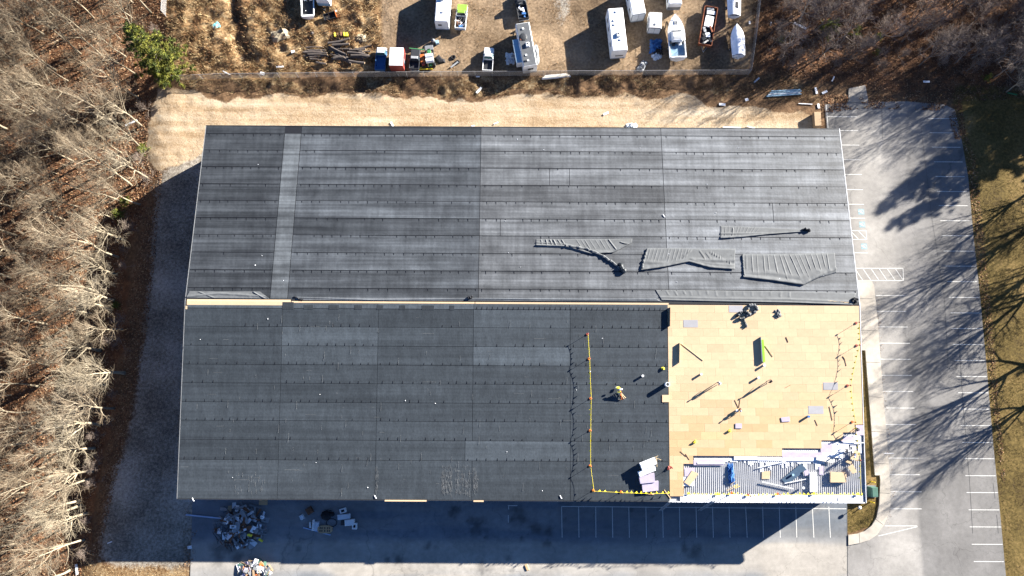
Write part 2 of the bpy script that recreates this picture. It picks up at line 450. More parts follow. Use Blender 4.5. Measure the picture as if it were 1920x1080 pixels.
mA = np.stack([MSK['sand'] * (1 - .25 * MSK['lane']), np.clip(MSK['rough'] + MSK['swgrass'] + .55 * MSK['bank'] * (fbm(XX, YY, 6, 2) > .5), 0, 1), np.clip(MSK['forest'] + MSK['neplain'] * .62, 0, 1)], -1).reshape(-1, 3)
mB = np.stack([np.clip(MSK['lane'] + MSK['track'] * .7, 0, 1), np.clip(MSK['east'] + MSK['island'], 0, 1), np.clip(MSK['yard'] - MSK['rough'], 0, 1)], -1).reshape(-1, 3)
ground = struct(link('ground', npmesh('ground', np.stack([XX, YY, ZZ], -1).reshape(-1, 3), quads, 'ground_soil', dict(MaskA=mA, MaskB=mB), smooth=True)))

# ------------------------------------------------------------------ scattered blades and leaves (uncountable stuff)
def pts_in(poly, dens, maskname=None, clump=0.0, seed=0):
    xs = [p[0] for p in poly]; ys = [p[1] for p in poly]
    x0, x1, y0, y1 = max(min(xs), -112), min(max(xs), 104), max(min(ys), -34), min(max(ys), 88)
    n = int((x1 - x0) * (y1 - y0) * dens)
    x = RNG.uniform(x0, x1, n); y = RNG.uniform(y0, y1, n)
    k = inpoly(x, y, poly)
    if clump: k &= fbm(x, y, 1.6, 31 + seed, 2) + RNG.uniform(-.12, .12, n) > clump
    return x[k], y[k]
def blades(name, x, y, h, w, pal, lean=.8, mname='litter'):
    n = len(x); z = gzv(x, y)
    a = RNG.uniform(0, 2 * pi, n); b = RNG.uniform(0, 2 * pi, n)
    hh = RNG.uniform(h[0], h[1], n); ww = RNG.uniform(w[0], w[1], n) / 2
    p0 = np.stack([x - np.cos(a) * ww, y - np.sin(a) * ww, z - .03], -1); p1 = np.stack([x + np.cos(a) * ww, y + np.sin(a) * ww, z - .03], -1)
    l = RNG.uniform(.15, lean, n) * hh
    p2 = np.stack([x + np.cos(b) * l, y + np.sin(b) * l, z + hh * .8], -1)
    co = np.stack([p0, p1, p2], 1).reshape(-1, 3)
    pal = np.array(pal)
    c = pal[RNG.integers(0, len(pal), n)] * RNG.uniform(.75, 1.25, (n, 1))
    o = link(name, npmesh(name, co, np.arange(3 * n).reshape(-1, 3), mname, np.repeat(c, 3, 0)))
    return stuff(o)
def leaves(name, x, y, s, pal, zb=None):
    n = len(x); z = (gzv(x, y) if zb is None else zb) + RNG.uniform(.02, .12, n)
    a = RNG.uniform(0, 2 * pi, n); s = RNG.uniform(s[0], s[1], n) / 2
    tx, ty = RNG.uniform(-.6, .6, n), RNG.uniform(-.6, .6, n)
    q = []
    for k in range(4):
        dx = np.cos(a + k * pi / 2) * s; dy = np.sin(a + k * pi / 2) * s
        q.append(np.stack([x + dx, y + dy, z + dx * tx + dy * ty], -1))
    co = np.stack(q, 1).reshape(-1, 3); pal = np.array(pal)
    c = pal[RNG.integers(0, len(pal), n)] * RNG.uniform(.7, 1.3, (n, 1))
    return stuff(link(name, npmesh(name, co, np.arange(4 * n).reshape(-1, 4), 'litter', np.repeat(c, 4, 0))))
LEAF = [(.155, .075, .038), (.11, .055, .03), (.2, .115, .06), (.075, .038, .022), (.24, .165, .10)]
DRY = [(.33, .24, .125), (.24, .16, .08), (.165, .098, .048), (.39, .30, .17), (.12, .068, .034)]
x, y = pts_in(POLY['forest'], 22); leaves('fallen_leaves', x, y, (.12, .3), LEAF)
x, y = pts_in(POLY['neplain'], 16); leaves('fallen_leaves', x, y, (.12, .28), [(.11, .056, .03), (.075, .04, .023), (.15, .082, .044), (.19, .12, .075)])
x, y = pts_in(POLY['rough'], 34, clump=.47); blades('dry_grass', x, y, (.3, .9), (.05, .12), DRY)
x, y = pts_in(POLY['rough'], 16, clump=.56, seed=3); blades('dry_brush', x, y, (.5, 1.3), (.04, .1), [(.165, .085, .04), (.10, .05, .026), (.22, .125, .06)])
x, y = pts_in(POLY['bank'], 42, clump=.45, seed=5); blades('dry_brush', x, y, (.25, .8), (.04, .09), [(.13, .08, .045), (.08, .045, .025), (.2, .13, .075), (.26, .19, .11), (.10, .085, .04)])
x, y = pts_in(POLY['neplain'], 12, clump=.45, seed=6); blades('dry_brush', x, y, (.4, 1.2), (.03, .08), [(.12, .08, .05), (.08, .05, .03), (.16, .11, .07)])
x, y = pts_in(POLY['yard'], 16, clump=.55, seed=7); blades('dry_grass', x, y, (.12, .4), (.05, .1), [(.3, .2, .1), (.22, .14, .07), (.28, .14, .06)])
x, y = pts_in(POLY['east'], 30, clump=.36, seed=8); blades('lawn_grass', x, y, (.08, .25), (.04, .09), [(.10, .074, .024), (.155, .108, .045), (.2, .14, .07), (.07, .05, .02), (.125, .076, .038)])
x, y = pts_in(POLY['island'], 60, seed=9); blades('lawn_grass', x, y, (.06, .2), (.03, .07), [(.16, .15, .03), (.26, .2, .08), (.2, .17, .05), (.11, .12, .025)])
x, y = pts_in(POLY['swgrass'], 30, clump=.42, seed=10); blades('dry_grass', x, y, (.08, .3), (.04, .08), DRY)
x, y = pts_in(ppoly([(285, 320), (305, 320), (285, 560), (262, 700), (235, 830), (205, 960), (180, 1060), (165, 1060), (190, 900), (222, 700), (240, 560)]), 25, seed=12); leaves('fallen_leaves', x, y, (.1, .25), LEAF)
x, y = pts_in(ppoly([(1790, 190), (1830, 300), (1860, 600), (1885, 900), (1878, 905), (1845, 600), (1812, 300)]), 22, seed=14); leaves('fallen_leaves', x, y, (.1, .25), LEAF)

x, y = pts_in(ppoly([(1540, 178), (1600, 178), (1800, 178), (1812, 260), (1790, 262), (1775, 208), (1620, 203), (1545, 212)]), 45, clump=.44, seed=15); leaves('fallen_leaves', x, y, (.1, .26), LEAF, .02)
x, y = pts_in(ppoly([(1640, 530), (1646, 528), (1678, 930), (1665, 1000), (1655, 1000), (1668, 920)]), 8, clump=.5, seed=16); leaves('fallen_leaves', x, y, (.06, .16), LEAF, .02)
x, y = pts_in(ppoly([(345, 945), (375, 950), (362, 1060), (345, 1060)]), 14, clump=.45, seed=17); leaves('fallen_leaves', x, y, (.08, .2), LEAF, .02)
# ------------------------------------------------------------------ paved surfaces
def asphalt(name, base, light, dark, seed, wearmask=True, cracks=True):
    m = bpy.data.materials.new(name); m.use_nodes = True; nt = m.node_tree; L = nt.links.new; b = nt.nodes['Principled BSDF']
    b.inputs['Roughness'].default_value = .85; b.inputs['Specular IOR Level'].default_value = .15
    tc = N(nt, 'ShaderNodeTexCoord'); at = N(nt, 'ShaderNodeAttribute', attribute_name='Wear')
    def noise(s, d=5.0, st=(1, 1, 1)):
        mp = N(nt, 'ShaderNodeMapping'); mp.inputs['Scale'].default_value = st; mp.inputs['Location'].default_value = (seed, seed * 3, 0); L(tc.outputs['Object'], mp.inputs[0])
        n = N(nt, 'ShaderNodeTexNoise', i_Scale=s, i_Detail=d, i_Roughness=.62); L(mp.outputs[0], n.inputs['Vector']); return n.outputs[0]
    def mr(s, a, c, lo, hi):
        r = N(nt, 'ShaderNodeMapRange'); r.inputs[1].default_value = a; r.inputs[2].default_value = c; r.inputs[3].default_value = lo; r.inputs[4].default_value = hi; L(s, r.inputs[0]); return r.outputs[0]
    def mul(a, c):
        k = N(nt, 'ShaderNodeMath', operation='MULTIPLY'); L(a, k.inputs[0]); L(c, k.inputs[1]); return k.outputs[0]
    mx = N(nt, 'ShaderNodeMix', data_type='RGBA'); mx.inputs['A'].default_value = (*base, 1); mx.inputs['B'].default_value = (*light, 1)
    sp = N(nt, 'ShaderNodeSeparateColor'); L(at.outputs['Color'], sp.inputs[0])
    L(sp.outputs[0], mx.inputs['Factor'])
    md = N(nt, 'ShaderNodeMix', data_type='RGBA'); md.inputs['B'].default_value = (*dark, 1); L(mx.outputs['Result'], md.inputs['A']); L(sp.outputs[1], md.inputs['Factor'])
    f = mul(mul(mr(noise(.16), .3, .7, .78, 1.2), mr(noise(1.3), .3, .7, .9, 1.1)), mr(noise(14.0, 2.0), .25, .75, .86, 1.14))
    if cracks:
        v = N(nt, 'ShaderNodeTexVoronoi', feature='DISTANCE_TO_EDGE', i_Scale=.10)
        w = N(nt, 'ShaderNodeMapping'); L(tc.outputs['Object'], w.inputs[0])
        wn_ = N(nt, 'ShaderNodeTexNoise', i_Scale=.6, i_Detail=4.0); L(tc.outputs['Object'], wn_.inputs['Vector'])
        va = N(nt, 'ShaderNodeVectorMath', operation='MULTIPLY_ADD'); L(wn_.outputs['Color'], va.inputs[0]); va.inputs[1].default_value = (3, 3, 0); L(w.outputs[0], va.inputs[2])
        L(va.outputs[0], v.inputs['Vector'])
        f = mul(f, mr(v.outputs['Distance'], .0, .006, .72, 1.0))
    sc = N(nt, 'ShaderNodeVectorMath', operation='SCALE'); L(md.outputs['Result'], sc.inputs[0]); L(f, sc.inputs['Scale']); L(sc.outputs[0], b.inputs['Base Color'])
    bp = N(nt, 'ShaderNodeBump', i_Strength=.25, i_Distance=.02); L(noise(20.0, 2.0), bp.inputs['Height']); L(bp.outputs[0], b.inputs['Normal'])
    MATS[name] = m
asphalt('asphalt_east', (.165, .158, .150), (.255, .242, .222), (.105, .102, .099), 3)
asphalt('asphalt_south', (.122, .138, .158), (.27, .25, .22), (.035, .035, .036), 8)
asphalt('concrete', (.345, .31, .26), (.37, .34, .295), (.20, .185, .165), 5, cracks=False)
def sheet(name, poly, z, m, wear=None, st=.5, drop=.14):
    xs = [p[0] for p in poly]; ys = [p[1] for p in poly]
    x0, x1, y0, y1 = min(xs), max(xs), min(ys), max(ys)
    nx = max(2, int((x1 - x0) / st)); ny = max(2, int((y1 - y0) / st))
    mb = MB(); mb.prism(poly, z - drop, z)
    me = mb.mesh(name, m)
    import bmesh
    bm = bmesh.new(); bm.from_mesh(me)
    for k in range(1, nx):
        bmesh.ops.bisect_plane(bm, geom=bm.verts[:] + bm.edges[:] + bm.faces[:], plane_co=(x0 + (x1 - x0) * k / nx, 0, 0), plane_no=(1, 0, 0))
    for k in range(1, ny):
        bmesh.ops.bisect_plane(bm, geom=bm.verts[:] + bm.edges[:] + bm.faces[:], plane_co=(0, y0 + (y1 - y0) * k / ny, 0), plane_no=(0, 1, 0))
    bm.to_mesh(me); bm.free()
    n = len(me.vertices); co = np.empty(n * 3, np.float32); me.vertices.foreach_get('co', co); co = co.reshape(-1, 3)
    c = np.zeros((n, 3), np.float32)
    if wear: c[:, 0], c[:, 1] = wear(co[:, 0], co[:, 1])
    a = me.color_attributes.new('Wear', 'FLOAT_COLOR', 'POINT'); c4 = np.ones((n, 4), np.float32); c4[:, :3] = c; a.data.foreach_set('color', c4.ravel())
    return struct(link(name, me))
def band(x, a, b, s):
    return 1 / (1 + np.exp(-(x - a) / s)) * 1 / (1 + np.exp((x - b) / s))
# east lot
lotE = ppoly([(1546, 196), (1590, 192), (1628, 191), (1700, 190), (1770, 196), (1790, 205), (1803, 262), (1815, 330), (1825, 440), (1838, 560), (1850, 690), (1862, 830), (1874, 950), (1886, 1080), (1900, 1230), (1589.5, 1230), (1589.5, 1022), (1612, 1017.5), (1630, 1011.5), (1643.5, 1001.5), (1655.5, 984.5), (1664.5, 965), (1668, 945), (1667, 900), (1659, 800), (1651, 700), (1644, 600), (1637, 535), (1632, 526.5), (1570, 526.5), (1556, 300)])
XC0 = P(1660, 800)[0]; XC1 = P(1768, 800)[0]; XS = P(1808, 800)[0]
def wearE(x, y):
    l = band(x, 59.5, 66.3, .6) * (.55 + .9 * (fbm(x, y, 9, 40) - .3)) + .55 * band(x, 66.3, 71.5, .12) * band(y, -60, 6, 2) * 0 + .35 * band(y, -60, -19.5, 1.2) * band(x, 40, 66, .8)
    pt = band(x, 66.35, 69.6, .06) * band(y, -80, 14, .06)
    d = .55 * pt + .35 * band(x, 69.6, 90, .05) * (y < 45) + .30 * band(x, 53, 59.3, .3) * fbm(x, y, 4, 60) + .45 * band(x, 40, 64.5, .05) * band(y, 43.6, 80, .05) * .6
    return np.clip(l * (1 - .5 * pt), 0, 1), np.clip(d, 0, 1)
parking_east = sheet('parking_lot', lotE, .02, 'asphalt_east', wearE, .6)
# south yard pavement
lotS = ppoly([(362, 905), (1588, 905), (1589, 1230), (352, 1230)])
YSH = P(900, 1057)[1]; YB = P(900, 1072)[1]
SPOTS = [(*P(a, b), r) for a, b, r in [(895, 985, 1.5), (1005, 995, 1.2), (1028, 998, .8), (1022, 1018, .8), (803, 1022, .7), (818, 1028, .6), (970, 968, 1.4), (850, 957, 1.0), (1300, 1034, 1.3), (1288, 1030, .9), (745, 1049, .9), (725, 1048, .5), (1185, 958, .5), (1060, 974, .5), (1223, 970, .35), (979, 1010, .4), (909, 1009, .35), (903, 1064, .9), (915, 1070, .7), (960, 1068, .6), (955, 1047, .5), (410, 1040, 1.6), (430, 1030, 1.2), (445, 1045, 1.0), (560, 1030, .4)]]
def toneS(x, y):
    l = band(y, YB, YSH + 3.2, .35) * .95 + .55 * band(y, -80, YB, .3) * band(fbm(x, y, 6, 21), .45, 9, .05) + .9 * band(x, 41.5, 60, .5) * band(y, -80, -20.2, .4) * .4 + .3 * band(fbm(x * .25, y * 2.0, 3, 77), .58, 9, .03)  # paler beige along the lower strip and over the right-hand stalls, mottled elsewhere
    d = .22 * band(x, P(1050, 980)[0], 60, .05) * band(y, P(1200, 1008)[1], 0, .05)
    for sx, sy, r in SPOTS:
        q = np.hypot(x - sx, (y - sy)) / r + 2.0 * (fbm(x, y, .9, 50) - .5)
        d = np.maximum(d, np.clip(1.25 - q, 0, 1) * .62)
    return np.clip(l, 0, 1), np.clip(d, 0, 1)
parking_south = sheet('service_yard', lotS, .016, 'asphalt_south', toneS, .42)
# sidewalk with raised kerb, concrete pad
walk = ppoly([(1585, 526), (1633, 526), (1638, 535), (1645, 600), (1652, 700), (1660, 800), (1668, 900), (1669, 945), (1665, 965), (1656, 985), (1644, 1002), (1630, 1012), (1612, 1018), (1590, 1022), (1590, 1003), (1606, 1001), (1620, 996), (1634, 985), (1643, 970), (1648, 945), (1650, 900), (1649, 891), (1640, 891), (1630, 760), (1622, 657), (1585, 657)])
sheet('sidewalk', walk, .15, 'concrete', lambda x, y: (np.clip(fbm(x, y, 3, 5) * 1.2 - .3, 0, 1), np.clip((fbm(x, y, 2, 6) - .55) * 2, 0, 1)), .8, .25)
sj = MB()
for (a, b), (c, d) in [((1636, 560), (1603, 560)), ((1645, 620), (1612, 619)), ((1650, 680), (1623, 679)), ((1655, 745), (1629, 744)), ((1661, 810), (1634, 809)), ((1666, 870), (1639, 869)), ((1668, 925), (1649, 924)), ((1656, 984), (1640, 972)), ((1612, 1018), (1611, 1000))]:
    p, q = P(a, b, .15), P(c, d, .15)
    sj.box(((p[0] + q[0]) / 2, (p[1] + q[1]) / 2, .150), (math.dist(p, q), .06, .008), rz=math.atan2(q[1] - p[1], q[0] - p[0]))
struct(sj.build('expansion_joint', 'dark_paint', bpy.data.objects['sidewalk']))
sheet('concrete_pad', ppoly([(1591, 166), (1622, 160), (1628, 191), (1590, 192)]), .10, 'concrete', lambda x, y: (x * 0, x * 0 + .7), .8, .2)

# painted markings: each line a part of its pavement
def line(parent, a, b, z, w=.11, name='stall_line', m='line_paint'):
    p, q = P(*a, z), P(*b, z)
    L = math.dist(p, q)
    k = MB(); k.box((0, 0, 0), (L, w, .004))
    o = k.build(name, m, parent, ((p[0] + q[0]) / 2, (p[1] + q[1]) / 2, z + .002), math.atan2(q[1] - p[1], q[0] - p[0]))
    return o
mat('tar', (.075, .073, .07), .6, .3, 3)
ZE = .026
for y, x0, x1 in [(218.9, 1552, 1607), (244.7, 1573, 1609), (272, 1577, 1611), (299.5, 1580, 1613.5), (327, 1583, 1616), (355.5, 1586, 1618), (383, 1589, 1620), (409, 1590, 1622), (474, 1597, 1627),
                  (554, 1642, 1697), (583.7, 1643, 1699), (613, 1646, 1702), (643.5, 1648, 1706), (673.5, 1650, 1708), (703.7, 1652, 1710), (734, 1655, 1712), (765, 1657, 1715), (796, 1660, 1717), (827, 1662, 1720), (859, 1665, 1722), (890, 1667, 1725), (922, 1669, 1728), (954, 1669, 1728), (986, 1659, 1720),
                  (222.3, 1740, 1794), (249, 1743, 1798), (276, 1747, 1801), (303.5, 1751, 1805), (331, 1754, 1809), (359, 1757, 1813), (385.6, 1760, 1815), (413.8, 1763, 1818), (442, 1766, 1822), (470.8, 1769, 1826), (499, 1772, 1829), (528, 1776, 1832), (557.6, 1779, 1835), (586.7, 1782, 1838), (616, 1784, 1840), (646, 1786, 1843), (676, 1790, 1846), (706, 1793, 1850), (736.5, 1796, 1853), (767, 1798, 1854), (798, 1801, 1857), (829.7, 1804, 1861), (860, 1808, 1864), (892, 1810, 1867), (923.6, 1812, 1871), (956, 1816, 1874), (988, 1818, 1877), (1020.6, 1822, 1880), (1053, 1826, 1882)]:
    line(parking_east, (x0, y - .15), (x1, y + .15), ZE)
line(parking_east, (1647, 1005), (1720, 987.5), ZE)
line(parking_east, (1549, 196), (1553, 243), ZE)
def hatch(x0, y0, x1, y1, n):
    for a, b in [((x0, y0), (x1, y0)), ((x1, y0), (x1 + 1.2, y1)), ((x0 + 2, y1), (x1 + 1.2, y1))]:
        line(parking_east, a, b, ZE + .001, name='hatch_line')
    w = (x1 - x0) / n
    for k in range(n):
        line(parking_east, (x0 + w * k + 1, y0 + 1), (x0 + w * (k + .95) + 1, y1 - 1), ZE + .005, name='hatch_line')
hatch(1594, 432.5, 1624, 449, 2)
hatch(1602, 503, 1693, 526, 6)
for a, b in [((1653, 196), (1655, 262)), ((1655, 262), (1702, 263)), ((1727, 236), (1746, 400)), ((1746, 400), (1771, 560)), ((1771, 560), (1778, 690)), ((1796, 600), (1806, 760)), ((1806, 760), (1818, 900)), ((1818, 900), (1824, 1000)), ((1862, 905), (1866, 935)), ((1869, 965), (1872, 1000)), ((1588.5, 950), (1589, 1030)), ((1589, 1030), (1589, 1079))]:
    line(parking_east, a, b, ZE + .004, .06, 'tar_seam', 'tar')
def access(px, py):
    x, y = P(px, py); z = ZE + .002
    k = MB(); k.box((0, 0, 0), (1.05, 1.05, .004))
    o = k.build('accessible_symbol', 'blue_line_paint', parking_east, (x, y, z))
    w = MB()                                        # wheelchair pictogram: head, spine, seat, leg, wheel (drawn facing the aisle)
    w.ell((-.36, .06, .004), (.09, .09, .004), 8, 3)
    w.box((-.14, .05, .004), (.34, .09, .004)); w.box((.02, -.06, .004), (.09, .26, .005)); w.box((-.12, -.05, .004), (.08, .2, .0045)); w.box((.14, -.2, .004), (.26, .08, .0055)); w.box((.28, -.27, .004), (.08, .14, .006))
    for i in range(10):
        q = pi * (.25 + 1.25 * i / 9); w.box((.13 + .26 * math.cos(q - .8), .04 + .26 * math.sin(q - .8), .004 + .0002 * i), (.1, .07, .003), rz=q - .8 + pi / 2)
    w.build('wheelchair_figure', 'line_paint', o, (0, 0, .003))
for a in [(1614.5, 397), (1616.5, 421), (1620, 462)]: access(*a)
ZS = .022
line(parking_south, (1053, 949.5), (1587, 954), ZS)
for k, (xa, xb) in enumerate([(1053, 1054), (1085, 1085.6), (1117, 1117.4), (1148, 1149), (1179, 1180), (1211, 1212), (1242.5, 1243.5), (1274, 1275), (1305, 1306.5), (1336, 1337.5), (1367, 1368.7), (1398, 1401), (1430, 1431.5), (1461, 1463), (1492, 1494), (1523, 1526), (1554, 1557)]):
    line(parking_south, (xa, 950), (xb, 1008), ZS + .001)
line(parking_south, (952, 948), (970, 948), ZS); line(parking_south, (953.5, 949), (954, 955), ZS + .001); line(parking_south, (953, 966), (953, 980), ZS)
# ------------------------------------------------------------------ warehouse
WH = thing('warehouse', 'long low warehouse with dark rolled membrane roof being stripped and re-covered at one corner', 'warehouse')
wt = .25
for nm, c, d in [('wall', ((RX0 + RX1) / 2, RY1 - .9, RZE / 2 - .1), (RX1 - RX0 - 1.6, wt, RZE - .25)), ('wall', ((RX0 + RX1) / 2, RY0 + .7, RZE / 2 - .1), (RX1 - RX0 - 1.6, wt, RZE - .25))]:
    k = MB(); k.box(c, d); k.build(nm, 'steel_wall', WH)
for X in (RX0 + .8, RX1 - .8):
    k = MB(); pts = [(RY0 + .85, 0), (RY1 - 1.05, 0), (RY1 - 1.05, RZE - .1), (RYM, RZR - .25), (RY0 + .85, RZE - .1)]
    v = [(X - wt / 2, a, b) for a, b in pts] + [(X + wt / 2, a, b) for a, b in pts]
    k.add(v, [tuple(range(5))[::-1], tuple(range(5, 10))] + [(i, (i + 1) % 5, 5 + (i + 1) % 5, 5 + i) for i in range(5)]); k.build('wall', 'steel_wall', WH)
XT = RP(1253, 760)[0]                                    # where the bare boards begin
def rquad(x0, x1, y0, y1, dz, th=.02):                    # slab lying on one slope
    k = MB()
    zz = [(x0, y0), (x1, y0), (x1, y1), (x0, y1)]
    v = [(a, b, rz(a, b) + dz - th) for a, b in zz] + [(a, b, rz(a, b) + dz) for a, b in zz]
    k.add(v, [(3, 2, 1, 0), (4, 5, 6, 7), (0, 1, 5, 4), (1, 2, 6, 5), (2, 3, 7, 6), (3, 0, 4, 7)])
    return k
TOPL = .15
rquad(RX0, RX1, RYM + .002, RY1, TOPL - .02, .3).build('roof_base', 'membrane_black', WH)
rquad(RX0, XT, RY0, RYM - .002, TOPL - .02, .3).build('roof_base', 'membrane_black', WH)
rquad(XT + .01, RX1, RY0, RYM - .002, -.09, .2).build('roof_base', 'deck_steel', WH)
mat('rake_grey', (.16, .165, .17), .6, .2, 2)
# eave and rake trim
for x0, x1, y0, y1 in [(RX0, RX1, RY1 + .003, RY1 + .10), (RX0, XT, RY0 - .10, RY0 - .003)]:
    k = MB(); k.box(((x0 + x1) / 2, (y0 + y1) / 2, RZE + .05), (x1 - x0, y1 - y0, .28)); k.build('eave_trim', 'dark_paint', WH)
k = MB(); k.box(((XT + RX1) / 2, RY0 - .09, RZE - .02), (RX1 - XT, .17, .22)); k.build('eave_trim', 'white_trim', WH)
for X, m in ((RX0 - .053, 'rake_grey'), (RX1 + .053, 'white_trim')):
    for ya, yb in ((RY0 - .1, RYM), (RYM, RY1 + .1)):
        k = MB(); w = .045
        v = [(X - w, ya, rz(0, ya) - .2), (X + w, ya, rz(0, ya) - .2), (X + w, yb, rz(0, yb) - .2), (X - w, yb, rz(0, yb) - .2)]
        k.add(v + [(a, b, c + .36) for a, b, c in v], [(3, 2, 1, 0), (4, 5, 6, 7), (0, 1, 5, 4), (1, 2, 6, 5), (2, 3, 7, 6), (3, 0, 4, 7)])
        k.build('rake_trim', m, WH)
# membrane sheets -----------------------------------------------------------
def sheet_slab(name, x0, x1, y0, y1, dz, m, tone, par=WH, ruck=.012):
    nx, ny = max(2, int((x1 - x0) / 1.5)), max(2, int((y1 - y0) / .7))
    xs = np.linspace(x0, x1, nx + 1); ys = np.linspace(y0, y1, ny + 1)
    X, Y = np.meshgrid(xs, ys)
    Z = np.array([[rz(a, b) for a, b in zip(r, s)] for r, s in zip(X, Y)]) + dz + ruck * (fbm(X, Y, 1.7, 71, 2) - .5)
    co = np.concatenate([np.stack([X, Y, Z], -1).reshape(-1, 3)])
    i = np.arange((nx + 1) * (ny + 1)).reshape(ny + 1, nx + 1)
    q = np.stack([i[:-1, :-1], i[:-1, 1:], i[1:, 1:], i[1:, :-1]], -1).reshape(-1, 4).tolist()
    k = MB(); n0 = len(co); rim = list(i[0, :]) + list(i[1:, -1]) + list(i[-1, -2::-1]) + list(i[-2:0:-1, 0])
    R = len(rim)
    vs = [tuple(v) for v in co] + [tuple(co[r]) for r in rim] + [(co[r][0], co[r][1], co[r][2] - .03) for r in rim]
    k.add(vs, q + [(n0 + j, n0 + R + j, n0 + R + (j + 1) % R, n0 + (j + 1) % R) for j in range(R)])
    o = k.build(name, m, par, smooth=False)
    for pz in o.data.polygons: pz.use_smooth = len(pz.vertices) == 4 and abs(pz.normal.z) > .5
    o.color = (tone[0], tone[1], tone[2], 1)
    return o
def tone(v, blue=0.0, j=.05):
    v *= random.uniform(1 - j, 1 + j)
    return (v * (1 - blue), v, v * (1 + blue))
rows_n = [RP(720, y)[1] for y in (238, 252.5, 283, 314.5, 346.5, 377.5, 409.5, 441.5, 474.5, 507.5, 541, 562.5)]
rows_n[0] = RY1; rows_n[-1] = RYM + .35
bx = [RX0, RP(521, 400)[0], RP(553, 400)[0], RP(899.5, 400)[0], RP(1246.5, 400)[0], RX1]
BAYF = (.70, .85, .88, 1.12, 1.34)
TN = [[.50, .9, .36, .70, .92], [.58, 1, .88, 1.0, 1.05], [.55, 1, .8, .86, 1.1], [.58, 1, .76, 1.02, .82], [.56, 1, .62, .58, .78], [.70, 1, .84, .88, 1.08], [.66, 1, .46, .98, 1.0], [.66, 1, .72, .8, .95], [.7, 1, .82, .88, .98], [.6, 1, .66, .82, .9], [.5, 1, .62, .7, .86]]
GAPW = .045
ticks = MB(); tickd = MB()
for r in range(11):
    y1, y0 = rows_n[r], rows_n[r + 1]
    for b in (0, 2, 3, 4):
        x0, x1 = bx[b], bx[b + 1]
        if b in (0,): x1 -= 0
        cuts = [x0, x1]
        if b == 3 and r == 3: cuts = [x0, RP(1030.5, 330)[0], RP(1067.5, 330)[0], x1]
        if b == 3 and r == 6: cuts = [x0, RP(938, 420)[0], x1]
        if b == 4 and r == 5: cuts = [x0, RP(1449, 400)[0], x1]
        for a, c in zip(cuts[:-1], cuts[1:]):
            sheet_slab('membrane_sheet', a + GAPW, c - GAPW, y0 + GAPW, y1 - GAPW, TOPL + .004 * (r % 3), 'membrane_grey', tone(TN[r][b] * BAYF[b], .03 if b < 3 else -.02))
        if r and r < 11:
            x = x0 + random.uniform(.4, 1.2)
            while x < x1 - .4:
                if random.random() < (.85 if b < 3 else .6) * (1 if (r * 7 + b) % 4 else .45):
                    l = random.uniform(.28, .5)
                    ticks.box((x, y1 - GAPW - l / 2, rz(x, y1 - l / 2) + TOPL + .026), (.07, l, .03))
                x += 1.5 + random.uniform(-.2, .2)
            if random.random() < .8:
                ticks.box(((x0 + x1) / 2, y1 - .02, rz(x0, y1) + TOPL + .02), ((x1 - x0) * .97, .05, .03))
# wide cover strip running up the slope
sheet_slab('cover_strip', bx[1] + .05, bx[2] - .05, RYM + .5, rows_n[1], TOPL + .03, 'membrane_grey', (.88, .90, .90), ruck=.02)
cx = [RX0, RP(526, 740)[0], RP(707, 740)[0], RP(886.5, 740)[0], RP(1069, 740)[0], XT]
rows_s = [RP(800, y)[1] for y in (580, 614, 649.7, 685, 720, 755.5, 790, 826, 863.5, 935)]
rows_s[-1] = RY0
TS = [[.98, .95, .78, 1.3, .85], [.86, 1.55, 1.05, 1.15, 1.05], [.84, 1.3, .95, 1.75, 1.05], [.84, 1.0, 1.0, .92, 1.05], [.88, .84, 1.12, 1.0, 1.05], [1.0, 1.05, 1.0, 1.0, 1.05], [.88, 1.05, 1.02, 1.0, 1.06], [.8, 1.0, .98, 1.5, 1.08], [1.18, 1.05, 1.02, 1.0, 1.0]]
for r in range(9):
    y1, y0 = rows_s[r], rows_s[r + 1]
    for c in range(5):
        x0, x1 = cx[c], cx[c + 1]
        if r == 7 and c == 3: x0 = RP(872, 845)[0]
        if r == 7 and c == 2: x1 = RP(872, 845)[0]
        sheet_slab('membrane_sheet', x0 + GAPW * .7, x1 - GAPW * .7, y0 + GAPW * .7, y1 - GAPW * .7, TOPL + .004 * (r % 3), 'membrane', tone((1 + (TS[r][c] - 1) * .8) * 1.26, .02))
        if r < 8:
            x = x0 + random.uniform(.4, 1.2); dens = .85 if random.random() < .62 else .25
            while x < x1 - .3:
                if random.random() < dens:
                    l = random.uniform(.25, .48)
                    tickd.box((x, y0 + GAPW + l / 2, rz(x, y0 + l / 2) + TOPL + .026), (.065, l, .03))
                x += 1.45 + random.uniform(-.3, .3)
# pale strips below the ridge with dark tabs
for a, b, t in [(351, 530, 2.0), (531, 709, 1.75), (709, 889, 2.1), (889, 1068, 1.5), (1068, 1252, 1.5)]:
    xa, xb = RP(a, 574)[0], RP(b, 574)[0]
    if a == 351: xa += .1
    sheet_slab('ridge_sheet', xa, xb - .05, rows_s[0] + .05, RP(800, 568.5)[1], TOPL + .012, 'membrane', tone(t, .01))
for a, b in [(530, 551), (570, 587), (617, 636), (665, 679), (707, 719), (749, 760), (791, 814), (843, 852)]:
    xa, xb = RP(a, 577)[0], RP(b, 577)[0]
    sheet_slab('membrane_tab', xa, xb, rows_s[0] - .1, RP(800, 573 if a > 540 else 568)[1], TOPL + .03, 'membrane', tone(.9))
x = cx[3] + .5
while x < XT - .3:
    tickd.box((x, rows_s[0] + .22, rz(x, rows_s[0]) + TOPL + .04), (.09, .42, .03)); x += .82
stuff(ticks.build('seam_clips', 'membrane_black', WH)); stuff(tickd.build('seam_clips', 'membrane_black', WH))
